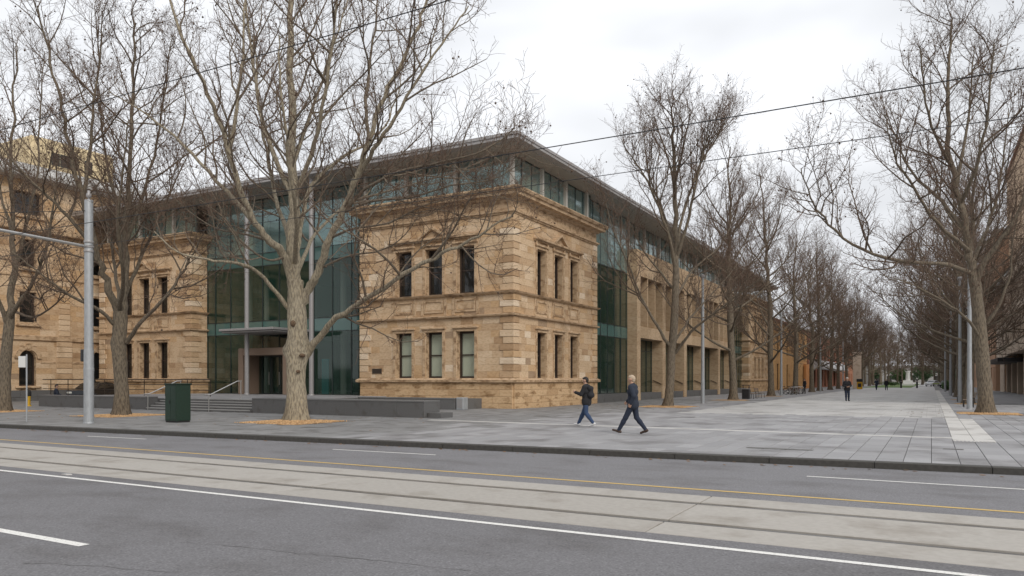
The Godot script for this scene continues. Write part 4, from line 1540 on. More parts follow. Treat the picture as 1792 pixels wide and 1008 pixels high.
func trunk_of(t: PlaneTree, p: Array, r: Array, knots := []) -> void:
	# trunk with a flared, lobed foot and burrs
	var pts := t.smooth(p, 5)
	var n := pts.size()
	var sides := 20
	var base := t.trunk.v.size()
	var top: float = pts[n - 1].y
	var nz := FastNoiseLite.new()
	nz.seed = 3
	nz.frequency = 1.3
	for k in n:
		var f := k / float(n - 1) * (r.size() - 1)
		var a := mini(int(f), r.size() - 2)
		var rr := lerpf(r[a], r[a + 1], f - a)
		var y: float = pts[k].y
		for s in sides:
			var an := TAU * s / sides
			var d := Vector3(cos(an), 0, -sin(an))
			var q: float = rr * (1.0 + 0.17 * nz.get_noise_3dv(d * 0.9 + Vector3(0, y, 0)))
			q += rr * (0.42 * exp(-y * 2.8) * (1.0 + 0.6 * sin(an * 5 + 1.0)) + 0.10 * exp(-y * 0.8))
			for b in knots:
				var e: float = (pts[k] + d * rr).distance_to(b[0])
				q += b[1] * exp(-e * e / (b[2] * b[2]))
			t.trunk.v.append(pts[k] + d * q)
			t.trunk.n.append(d)
	for k in n - 1:
		for s in sides:
			var s2 := (s + 1) % sides
			var a0 := base + k * sides + s
			var a1 := base + k * sides + s2
			t.trunk.i.append_array([a0, a1 + sides, a1, a0, a0 + sides, a1 + sides])

func px_limb(t: PlaneTree, o: Vector3, d: float, p: Array, r0: float, r1: float) -> void:
	var q := []
	for k in p:
		q.append(seen(k[0], k[1], d + k[2]) - o)
	t.limb(q, r0, r1)

func big_tree() -> void:
	var d := 30.0
	var o := seen(520, 664.0 + (EYE - PAVE) * F / d, d)
	o.y = PAVE
	var t := PlaneTree.new()
	t.r.seed = 101
	t.density = 1.0
	var tp := []
	for q in [[520, 0], [519, 700], [518, 660], [519, 610], [520, 570], [519, 530], [517, 490]]:
		var w := seen(q[0], q[1] if q[1] else 736.5, d) - o
		if q[1] == 0:
			w.y = -0.08
		tp.append(w)
	trunk_of(t, tp, [0.38, 0.37, 0.36, 0.385, 0.385, 0.34, 0.28], [[seen(501, 613, d - 0.1) - o, 0.20, 0.26], [seen(512, 566, d - 0.35) - o, 0.12, 0.18], [seen(538, 612, d) - o, 0.22, 0.34], [seen(529, 622, d - 0.35) - o, 0.10, 0.2], [seen(520, 652, d - 0.35) - o, 0.05, 0.15]])
	px_limb(t, o, d, [[517, 505, 0], [515, 440, 0], [513, 350, 0.2], [511, 250, 0.4], [510, 130, 0.5], [508, 0, 0.6], [507, -110, 0.8], [509, -200, 1.0]], 0.30, 0.05)
	px_limb(t, o, d, [[536, 622, 0], [556, 592, -0.3], [582, 563, -0.8], [625, 533, -1.6], [690, 491, -2.6], [760, 451, -3.4], [800, 432, -3.9], [850, 405, -4.4], [900, 372, -4.8]], 0.16, 0.025)
	px_limb(t, o, d, [[526, 540, 0], [540, 506, -0.2], [558, 475, -0.5], [579, 417, -1.0], [608, 354, -1.5], [629, 304, -1.8], [646, 246, -2.0], [667, 187, -2.1], [700, 117, -2.2], [733, 42, -2.3], [752, -20, -2.4], [765, -90, -2.4]], 0.20, 0.03)
	px_limb(t, o, d, [[629, 304, -1.8], [655, 262, -2.4], [692, 204, -3.0], [735, 133, -3.5], [783, 62, -3.8], [820, 10, -4.0]], 0.10, 0.02)
	px_limb(t, o, d, [[600, 372, -1.4], [640, 330, -2.2], [700, 300, -3.2], [770, 285, -4.2], [850, 262, -5.0], [900, 225, -5.4]], 0.075, 0.014)
	px_limb(t, o, d, [[517, 460, 0], [530, 380, 0.6], [545, 325, 1.2], [600, 275, 2.0], [650, 246, 2.8], [690, 190, 3.2], [705, 120, 3.4]], 0.12, 0.02)
	px_limb(t, o, d, [[512, 500, 0], [497, 450, -0.4], [472, 422, -0.9], [454, 400, -1.2], [425, 345, -1.8], [402, 270, -2.2], [372, 185, -2.6], [335, 100, -3.0], [300, 15, -3.3], [285, -60, -3.4]], 0.19, 0.03)
	px_limb(t, o, d, [[454, 400, -1.2], [410, 350, -0.6], [350, 285, 0.2], [290, 225, 1.0], [240, 190, 1.6], [190, 160, 2.2]], 0.11, 0.02)
	px_limb(t, o, d, [[505, 540, 0], [475, 502, -0.7], [446, 472, -1.4], [412, 460, -2.2], [362, 454, -3.0], [310, 440, -3.6], [270, 405, -4.0]], 0.10, 0.018)
	px_limb(t, o, d, [[402, 270, -2.2], [415, 190, -1.9], [425, 100, -1.6], [428, 20, -1.4], [430, -60, -1.2]], 0.09, 0.02)
	px_limb(t, o, d, [[513, 350, 0.2], [480, 270, 0.9], [455, 190, 1.5], [440, 90, 2.1], [430, 0, 2.6], [425, -80, 3.0]], 0.12, 0.025)
	px_limb(t, o, d, [[513, 350, 0.2], [545, 270, -0.7], [565, 190, -1.6], [580, 90, -2.3], [590, 0, -2.8], [600, -90, -3.2]], 0.11, 0.025)
	px_limb(t, o, d, [[512, 290, 0.3], [540, 210, 1.2], [570, 120, 2.2], [600, 30, 3.0], [620, -50, 3.4]], 0.09, 0.02)
	px_limb(t, o, d, [[516, 470, 0], [500, 400, 1.6], [478, 330, 3.0], [462, 240, 4.0], [450, 150, 4.6], [445, 60, 5.0]], 0.13, 0.025)
	px_limb(t, o, d, [[518, 480, 0], [545, 420, 1.8], [590, 370, 3.4], [640, 340, 4.6], [690, 290, 5.2]], 0.10, 0.018)
	px_limb(t, o, d, [[516, 470, 0], [520, 400, -1.8], [512, 330, -3.2], [500, 240, -4.2], [492, 150, -4.8], [488, 60, -5.2]], 0.11, 0.022)
	px_limb(t, o, d, [[579, 417, -1.0], [620, 400, -2.2], [680, 390, -3.2], [740, 360, -4.0], [800, 345, -4.6]], 0.06, 0.012)
	px_limb(t, o, d, [[646, 246, -2.0], [640, 170, -1.5], [650, 90, -1.2], [660, 10, -1.0], [668, -60, -0.9]], 0.08, 0.02)
	px_limb(t, o, d, [[600, 372, -1.4], [650, 352, -2.4], [720, 345, -3.4], [790, 325, -4.2], [860, 315, -4.8], [905, 290, -5.1]], 0.06, 0.012)
	px_limb(t, o, d, [[608, 354, -1.5], [660, 340, -0.6], [730, 320, 0.2], [800, 300, 0.8], [870, 270, 1.2]], 0.06, 0.012)
	px_limb(t, o, d, [[560, 470, -0.5], [610, 448, -1.6], [660, 440, -2.4], [700, 420, -3.0], [730, 380, -3.4]], 0.05, 0.012)
	px_limb(t, o, d, [[690, 491, -2.6], [730, 440, -2.2], [770, 410, -1.8], [800, 380, -1.6]], 0.035, 0.01)
	px_limb(t, o, d, [[472, 422, -0.9], [430, 410, -0.2], [380, 400, 0.6], [330, 370, 1.2], [290, 330, 1.6]], 0.06, 0.012)
	px_limb(t, o, d, [[497, 450, -0.4], [470, 455, -1.5], [430, 430, -2.6], [390, 380, -3.4], [350, 350, -4.0]], 0.055, 0.012)
	var scars := MB.new()
	for q in [[513, 566, 0.10, 0.13], [529, 622, 0.13, 0.08], [522, 650, 0.05, 0.06]]:
		var c := seen(q[0], q[1], d - 0.42) - o
		scars.ball(c, Vector3(q[2], q[3], 0.12), 10, 8)
	var tree := plant(t, "largest bare plane tree with mottled trunk, right in front of the glass entrance", o, M.bark, M.twig, 0.036)
	put(tree, "branch_scar", scars, M.scar)

func left_tree() -> void:
	var d := 34.5
	var o := seen(212, 727, d)
	o.y = PAVE
	var t := PlaneTree.new()
	t.r.seed = 202
	t.density = 1.12
	var tp := [Vector3(0, -0.08, 0)]
	for q in [[213, 690], [211, 650], [208, 610], [210, 575], [211, 545]]:
		tp.append(seen(q[0], q[1], d) - o)
	trunk_of(t, tp, [0.30, 0.29, 0.285, 0.30, 0.31, 0.27], [[seen(200, 600, d) - o, 0.08, 0.3]])
	px_limb(t, o, d, [[206, 560, 0], [196, 520, -0.2], [182, 478, -0.5], [169, 440, -0.8], [145, 350, -1.3], [129, 292, -1.6], [119, 230, -1.9], [100, 150, -2.1], [80, 70, -2.3], [65, 10, -2.5]], 0.19, 0.03)
	px_limb(t, o, d, [[214, 560, 0], [219, 500, 0.2], [222, 400, 0.4], [227, 300, 0.6], [231, 200, 0.8], [235, 100, 1.0], [238, 40, 1.2]], 0.18, 0.035)
	px_limb(t, o, d, [[222, 600, 0], [245, 565, -0.6], [290, 520, -1.4], [318, 478, -2.0], [334, 452, -2.4], [360, 400, -3.0]], 0.11, 0.02)
	px_limb(t, o, d, [[204, 575, 0], [178, 545, -0.8], [130, 520, -1.8], [95, 498, -2.6], [60, 470, -3.2], [20, 440, -3.8]], 0.10, 0.02)
	px_limb(t, o, d, [[212, 540, 0], [238, 470, 0.8], [270, 400, 1.6], [300, 330, 2.2], [330, 270, 2.8]], 0.11, 0.02)
	px_limb(t, o, d, [[222, 420, 0.4], [250, 340, 1.4], [275, 250, 2.2], [290, 150, 2.8], [300, 70, 3.2]], 0.10, 0.02)
	px_limb(t, o, d, [[222, 400, 0.4], [195, 320, 1.4], [180, 230, 2.2], [170, 130, 2.8]], 0.10, 0.02)
	px_limb(t, o, d, [[145, 350, -1.3], [155, 270, -0.8], [165, 180, -0.4], [175, 90, 0.0], [180, 20, 0.2]], 0.10, 0.02)
	px_limb(t, o, d, [[169, 440, -0.8], [120, 380, -1.4], [70, 330, -2.0], [20, 280, -2.6], [-20, 220, -3.0]], 0.10, 0.02)
	px_limb(t, o, d, [[210, 545, 0], [214, 470, -1.8], [205, 390, -3.0], [215, 300, -3.8], [225, 210, -4.4]], 0.11, 0.02)
	px_limb(t, o, d, [[211, 545, 0], [200, 470, 1.9], [190, 400, 3.2], [165, 320, 4.2]], 0.11, 0.02)
	plant(t, "bare forked plane tree between the steel pole and the green cabinet", o, M.bark_dark, M.twig, 0.038)

func edge_tree() -> void:
	var d := 38.8
	var o := seen(6, 720, d)
	o.y = PAVE
	var t := PlaneTree.new()
	t.r.seed = 303
	t.density = 1.05
	var tp := [Vector3(0, -0.08, 0)]
	for q in [[8, 680], [10, 630], [14, 590], [18, 545]]:
		tp.append(seen(q[0], q[1], d) - o)
	trunk_of(t, tp, [0.29, 0.27, 0.26, 0.25, 0.21])
	px_limb(t, o, d, [[18, 550, 0], [22, 480, 0.3], [24, 400, 0.6], [20, 300, 1.0], [25, 180, 1.4], [30, 80, 1.8]], 0.19, 0.03)
	px_limb(t, o, d, [[16, 560, 0], [40, 520, -0.8], [62, 480, -1.4], [85, 420, -2.0], [95, 340, -2.4], [100, 260, -2.8]], 0.13, 0.02)
	px_limb(t, o, d, [[14, 570, 0], [-5, 520, -0.6], [-25, 450, -1.0], [-30, 350, -1.4], [-35, 220, -1.6]], 0.14, 0.02)
	px_limb(t, o, d, [[20, 490, 0.3], [45, 400, 1.4], [65, 300, 2.2], [70, 190, 2.8], [78, 90, 3.2]], 0.11, 0.02)
	px_limb(t, o, d, [[24, 420, 0.6], [0, 330, 1.6], [-15, 230, 2.4]], 0.10, 0.02)
	px_limb(t, o, d, [[18, 540, 0], [60, 555, -1.2], [110, 520, -2.4], [150, 470, -3.2]], 0.08, 0.015)
	plant(t, "bare plane tree at the left edge beside the street sign", o, M.bark_dark, M.twig, 0.038)

func mall_tree() -> void:
	var d := 45.7
	var o := seen(1168, 711, d)
	o.y = PAVE
	var t := PlaneTree.new()
	t.r.seed = 404
	t.density = 1.2
	t.lift = 0.22
	var tp := [Vector3(0, -0.08, 0)]
	for q in [[1172, 680], [1174, 650], [1175, 620], [1178, 590], [1181, 540], [1183, 480]]:
		tp.append(seen(q[0], q[1], d) - o)
	trunk_of(t, tp, [0.25, 0.235, 0.23, 0.24, 0.235, 0.22, 0.20])
	px_limb(t, o, d, [[1183, 490, 0], [1183, 420, 0.1], [1181, 330, 0.2], [1178, 250, 0.3], [1176, 205, 0.4], [1175, 180, 0.4]], 0.21, 0.03)
	px_limb(t, o, d, [[1174, 610, 0], [1150, 570, -0.6], [1122, 520, -1.3], [1105, 475, -1.8], [1085, 430, -2.3], [1068, 390, -2.7], [1060, 350, -3.0]], 0.11, 0.018)
	px_limb(t, o, d, [[1182, 618, 0], [1210, 580, -1.0], [1250, 548, -2.2], [1300, 510, -3.4], [1345, 478, -4.4]], 0.11, 0.02)
	px_limb(t, o, d, [[1180, 600, 0], [1205, 560, 0.8], [1240, 520, 1.8], [1285, 470, 2.8], [1310, 420, 3.4]], 0.09, 0.018)
	px_limb(t, o, d, [[1183, 470, 0], [1165, 400, -0.8], [1140, 330, -1.5], [1112, 285, -2.0], [1092, 255, -2.3]], 0.12, 0.02)
	px_limb(t, o, d, [[1184, 450, 0], [1205, 380, -0.8], [1222, 300, -1.4], [1234, 250, -1.9], [1240, 215, -2.2]], 0.12, 0.02)
	px_limb(t, o, d, [[1184, 430, 0], [1200, 360, 1.2], [1225, 290, 2.2], [1252, 245, 3.0], [1270, 215, 3.4]], 0.11, 0.02)
	px_limb(t, o, d, [[1183, 440, 0], [1160, 370, 1.4], [1135, 300, 2.4], [1125, 230, 3.0]], 0.11, 0.02)
	px_limb(t, o, d, [[1182, 350, 0.2], [1170, 280, -0.9], [1152, 230, -1.6], [1146, 205, -1.9]], 0.08, 0.02)
	px_limb(t, o, d, [[1180, 330, 0.2], [1195, 260, -0.7], [1205, 215, -1.2], [1208, 190, -1.5]], 0.08, 0.02)
	px_limb(t, o, d, [[1182, 510, 0], [1150, 470, 1.6], [1120, 430, 2.8], [1098, 380, 3.6]], 0.09, 0.018)
	px_limb(t, o, d, [[1183, 520, 0], [1215, 470, 1.8], [1260, 430, 3.0], [1290, 370, 3.8]], 0.09, 0.018)
	plant(t, "nearest bare plane tree on the left side of the mall, before the colonnade", o, M.bark_dark, M.twig, 0.038)

func right_tree() -> void:
	var d := 36.6
	var o := seen(1725, 723, d)
	o.y = PAVE
	var t := PlaneTree.new()
	t.r.seed = 505
	t.density = 1.15
	var tp := [Vector3(0, -0.08, 0)]
	for q in [[1724, 690], [1721, 650], [1718, 610], [1714, 570], [1710, 530], [1706, 490]]:
		tp.append(seen(q[0], q[1], d) - o)
	trunk_of(t, tp, [0.32, 0.30, 0.295, 0.295, 0.28, 0.26, 0.23], [[seen(1722, 565, d - 0.3) - o, 0.07, 0.2], [seen(1705, 540, d - 0.3) - o, 0.07, 0.2]])
	px_limb(t, o, d, [[1706, 500, 0], [1700, 460, 0], [1692, 405, 0.2], [1673, 328, 0.5], [1660, 240, 0.8], [1660, 145, 1.0], [1664, 60, 1.2], [1666, 30, 1.2]], 0.24, 0.03)
	px_limb(t, o, d, [[1706, 500, 0], [1728, 450, -0.5], [1754, 419, -0.9], [1787, 357, -1.4], [1810, 280, -1.8], [1820, 200, -2.0]], 0.16, 0.02)
	px_limb(t, o, d, [[1700, 480, 0], [1659, 463, -1.0], [1582, 457, -2.4], [1511, 438, -3.6], [1449, 392, -4.6], [1418, 345, -5.2], [1402, 295, -5.5]], 0.12, 0.02)
	px_limb(t, o, d, [[1692, 410, 0.2], [1649, 352, 0.8], [1597, 305, 1.6], [1573, 250, 2.2], [1545, 200, 2.6]], 0.12, 0.02)
	px_limb(t, o, d, [[1697, 440, 0], [1640, 390, -1.2], [1600, 330, -2.2], [1565, 270, -3.0], [1550, 200, -3.4]], 0.11, 0.02)
	px_limb(t, o, d, [[1716, 590, 0], [1690, 555, -0.9], [1655, 530, -1.8], [1600, 500, -2.8], [1540, 480, -3.6]], 0.09, 0.016)
	px_limb(t, o, d, [[1727, 565, 0], [1750, 530, -0.5], [1768, 480, -0.9], [1772, 430, -1.2], [1780, 380, -1.5]], 0.09, 0.018)
	px_limb(t, o, d, [[1673, 328, 0.5], [1690, 240, 1.4], [1700, 150, 2.0], [1705, 80, 2.4]], 0.10, 0.02)
	px_limb(t, o, d, [[1680, 360, 0.4], [1705, 300, -0.8], [1725, 220, -1.6], [1735, 130, -2.2], [1740, 70, -2.5]], 0.11, 0.02)
	px_limb(t, o, d, [[1700, 460, 0], [1735, 380, 1.4], [1755, 290, 2.4], [1765, 190, 3.2]], 0.11, 0.02)
	px_limb(t, o, d, [[1665, 290, 0.6], [1630, 220, -0.4], [1615, 140, -1.2], [1610, 80, -1.6]], 0.09, 0.02)
	plant(t, "nearest bare plane tree on the right side of the mall", o, M.bark_dark, M.twig, 0.038)

func generic_tree(sd: int, tall: float, wide: float) -> PlaneTree:
	var t := PlaneTree.new()
	t.r.seed = sd
	t.density = 1.0
	t.lift = 0.2
	var p := [Vector3(0, -0.08, 0)]
	var q := Vector3.ZERO
	for k in 5:
		q += Vector3(t.r.randfn() * 0.06, tall * 0.085, t.r.randfn() * 0.06)
		p.append(q)
	trunk_of(t, p, [0.30, 0.27, 0.26, 0.26, 0.25, 0.23])
	var lead := [q]
	for k in 5:
		q += Vector3(t.r.randfn() * 0.18, tall * 0.115, t.r.randfn() * 0.18)
		lead.append(q)
	t.limb(lead, 0.22, 0.03)
	var n := 15
	for k in n:
		var f := k / float(n)
		var h := lerpf(tall * 0.15, tall * 0.72, f)
		var a := k * 2.4 + t.r.randf() * 0.7
		var reach := wide * lerpf(1.12, 0.42, f) * t.r.randf_range(0.8, 1.15)
		var rise := lerpf(tall * 0.26, tall * 0.24, f)
		var s := Vector3(0, h, 0)
		for b in p + lead:
			if absf(b.y - h) < tall * 0.06:
				s = Vector3(b.x, h, b.z)
		var dd := Vector3(cos(a), 0, sin(a))
		t.limb([s, s + dd * reach * 0.35 + Vector3(0, rise * 0.22, 0), s + dd * reach * 0.7 + Vector3(0, rise * 0.55, 0), s + dd * reach + Vector3(0, rise, 0)], lerpf(0.12, 0.08, f), 0.018)
	return t

const ORDINAL := ["first", "second", "third", "fourth", "fifth", "sixth", "seventh", "eighth", "ninth", "tenth", "eleventh", "twelfth", "thirteenth", "fourteenth"]

func make_trees() -> void:
	big_tree()
	left_tree()
	edge_tree()
	mall_tree()
	right_tree()
	var kinds := []
	for k in 4:
		var t := generic_tree(900 + k, [20.5, 19.0, 22.0, 18.5][k], [6.6, 7.2, 6.2, 7.0][k])
		kinds.append(t)
	var made := []
	var left := [61.5, 77.3, 93.0, 106.0, 116.5, 129.0, 143.0, 158.0, 174.0, 192.0, 212.0, 234.0, 258.0, 285.0]
	var right := [60.0, 71.0, 82.0, 94.0, 107.0, 121.0, 136.0, 152.0, 170.0, 190.0, 212.0, 236.0, 262.0, 290.0]
	for side in 2:
		var ws: Array = left if side == 0 else right
		for k in ws.size():
			var kind: int = [0, 2, 1, 3, 2, 0, 3, 1, 0, 2, 3, 1, 2, 0][k] if side == 0 else [1, 3, 0, 2, 1, 3, 2, 0, 3, 1, 0, 2, 3, 1][k]
			var label: String = "%s bare plane tree from the street in the %s row of the mall" % [ORDINAL[k + 1] if k < 13 else "fifteenth", "left" if side == 0 else "right"]
			var where := at((-14.0 if side == 0 else 2.4) + R.randf_range(-0.25, 0.25), PAVE, ws[k])
			if made.size() <= kind or not made[kind]:
				while made.size() <= kind:
					made.append(null)
				made[kind] = plant(kinds[kind], label, where, M.bark_dark, M.twig_far, 0.04)
				made[kind].rotation.y = R.randf() * TAU
			else:
				var c := copy(made[kind], label, R.randf() * TAU, where)
				var s := R.randf_range(0.92, 1.06)
				c.scale = Vector3(s, s, s)
	for k in 18:
		var where := at(-24.0 + (k % 6) * 7.2 + (k / 6) * 3.4, PAVE, 262.0 + (k / 6) * 34.0 + (k % 3) * 6.0)
		var c := copy(made[k % 4], "%s bare tree from the left in the %s belt closing the far end" % [ORDINAL[k % 6], ["nearest", "middle", "farthest"][k / 6]], R.randf() * TAU, where)
		c.set_meta("group", "bare trees closing the far end of the mall")

# ------------------------------------------------------------------ street furniture and other things
func blocks(o: Node3D, called: String, x0: float, x1: float, y0: float, y1: float, w0: float, w1: float, n: int, m: Material, ch := 0.01) -> void:
	for k in n:
		var q := MB.new()
		q.cbox(at(x0 + (x1 - x0) * k / n + 0.003, y0, w1), at(x0 + (x1 - x0) * (k + 1) / n - 0.003, y1, w0), ch)
		put(o, called, q, m)

func make_things() -> void:
	forecourt()
	poles()
	furniture()
	far_end()

func forecourt() -> void:
	var p := Node3D.new()
	p.name = "podium"
	p.set_meta("kind", "structure")
	add_child(p)
	var m := MB.new()
	m.box(at(-48.4, 0.0, 38.3), at(-29.4, 0.70, 27.6))
	m.box(at(-29.4, 0.0, 36.85), at(-22.5, 0.70, 34.75))
	put(p, "podium_base", m, M.dark_granite)
	var x := -48.4
	while x < -29.5:
		var w := 27.6
		while w < 36.8:
			m = MB.new()
			m.tile(at(x + 0.004, 0.745, w + 0.004), at(minf(x + 1.0, -29.4) - 0.004, 0.745, w + 0.004), at(minf(x + 1.0, -29.4) - 0.004, 0.745, w + 1.0), at(x + 0.004, 0.745, w + 1.0), Vector3.UP, 0.05, 0.005)
			put(p, "podium_slab", m, M["paver%d" % (R.randi() % 4)])
			w += 1.004
		x += 1.0
	var s := thing("entrance_steps", "dark stone steps up to the glass entrance", "steps")
	for k in 5:
		for c in 4:
			m = MB.new()
			var a := -37.5 + 8.1 * c / 4
			m.cbox(at(a + 0.003, PAVE - 0.02, 27.62), at(a + 2.025 - 0.003, PAVE + 0.123 * (k + 1), 26.2 + 0.28 * k), 0.012)
			if k == 4:
				m = MB.new()
				m.cbox(at(a + 0.003, PAVE - 0.02, 27.62), at(a + 2.025 - 0.003, 0.748, 26.2 + 0.28 * k), 0.012)
			put(s, "step", m, M.dark_granite)
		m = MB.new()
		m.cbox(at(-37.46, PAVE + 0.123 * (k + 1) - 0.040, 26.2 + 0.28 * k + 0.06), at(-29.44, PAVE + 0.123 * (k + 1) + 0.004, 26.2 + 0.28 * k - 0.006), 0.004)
		put(s, "step_edge", m, M.step_edge)
	for q in [["long dark granite wall ending near the sandstone corner", -29.4, -18.95, 26.3, 27.5, 0.86, 7], ["dark granite wall left of the entrance steps", -48.0, -37.55, 26.3, 27.0, 0.83, 7], ["low dark wall along the foot of the corner pavilion", -30.5, -22.6, 34.2, 34.75, 0.76, 6]]:
		var o := thing("granite_wall", q[0], "wall", Vector3.ZERO, "dark granite walls of the forecourt")
		blocks(o, "wall_block", q[1], q[2], PAVE - 0.05, q[5] - 0.075, q[3] + 0.015, q[4] - 0.015, q[6], M.dark_granite, 0.008)
		blocks(o, "coping", q[1], q[2], q[5] - 0.075, q[5], q[3], q[4], q[6], M.ledge, 0.012)
	var e := thing("low_plinth", "low dark stone plinth at the end of the long granite wall", "plinth")
	blocks(e, "plinth_block", -18.93, -18.2, PAVE - 0.05, PAVE + 0.22, 26.5, 27.4, 1, M.dark_granite)
	e = thing("meter_box", "small grey box at the end of the low wall by the pavilion", "box")
	m = MB.new()
	m.cbox(at(-22.55, PAVE, 34.75), at(-22.1, 0.80, 34.25), 0.02)
	put(e, "case", m, M.galvanised)
	m = MB.new()
	m.cbox(at(-22.50, PAVE + 0.10, 34.25), at(-22.15, 0.72, 34.235), 0.004)
	put(e, "door", m, M.grey_metal)
	# handrails on the steps
	var labels := ["bright steel handrail at the right of the steps", "steel handrail at the left end of the steps behind the green cabinet"]
	for k in 2:
		var hx: float = [-32.4, -37.3][k]
		var o := thing("handrail", labels[k], "handrail", Vector3.ZERO, "handrails on the entrance steps")
		m = MB.new()
		m.line([at(hx, 0.98, 25.95), at(hx, 1.0, 26.3), at(hx, 1.68, 28.0), at(hx, 1.70, 28.3)], 0.028, 10)
		put(o, "rail", m, M.steel)
		for q in [[26.2, PAVE, 0.98], [28.25, 0.745, 1.70]]:
			m = MB.new()
			m.rod(at(hx, q[1], q[0]), at(hx, q[2], q[0]), 0.022, 10)
			put(o, "post", m, M.steel)
	var o := thing("ramp_railing", "long bronze railing on the podium in front of the left pavilion", "railing")
	for y in [1.78, 1.45, 1.12]:
		m = MB.new()
		m.rod(at(-56.0, y, 31.0), at(-38.2, y, 31.0), 0.022 if y < 1.7 else 0.03)
		put(o, "rail", m, M.bronze)
	for k in 9:
		m = MB.new()
		m.rod(at(-55.0 + k * 2.1, 0.13 if k < 3 else 0.7, 31.0), at(-55.0 + k * 2.1, 1.78, 31.0), 0.026)
		put(o, "post", m, M.bronze)
	# plaque on the pavilion
	o = thing("wall_plaque", "small dark bronze plaque on the sandstone corner pavilion", "plaque", at(-30.2, 2.28, 36.95))
	m = MB.new()
	m.cbox(Vector3(-0.38, -0.15, 0.0), Vector3(0.38, 0.17, 0.045), 0.012)
	put(o, "plate", m, M.bronze)
	m = MB.new()
	m.ring(-0.42, -0.19, 0.42, 0.21, 0.04, 0.0, 0.03)
	put(o, "frame", m, M.trim)
	# green service cabinet
	o = thing("service_cabinet", "dark green metal service cabinet on the pavement", "cabinet", at(-25.1, PAVE, 18.85))
	m = MB.new()
	m.cbox(Vector3(-0.66, 0.0, -0.58), Vector3(0.0, 0.06, 0.0), 0.008)
	put(o, "plinth", m, M.rubber)
	m = MB.new()
	m.cbox(Vector3(-0.68, 0.06, -0.60), Vector3(0.02, 1.45, 0.02), 0.015)
	put(o, "body", m, M.cabinet)
	m = MB.new()
	m.cbox(Vector3(-0.71, 1.45, -0.63), Vector3(0.05, 1.50, 0.05), 0.012)
	put(o, "lid", m, M.cabinet_top)
	m = MB.new()
	m.cbox(Vector3(-0.64, 0.12, 0.02), Vector3(-0.345, 1.40, 0.032), 0.004)
	m.cbox(Vector3(-0.335, 0.12, 0.02), Vector3(-0.03, 1.40, 0.032), 0.004)
	put(o, "door", m, M.cabinet)
	m = MB.new()
	m.cbox(Vector3(-0.40, 0.72, 0.032), Vector3(-0.37, 0.86, 0.055), 0.006)
	put(o, "handle", m, M.black_metal)

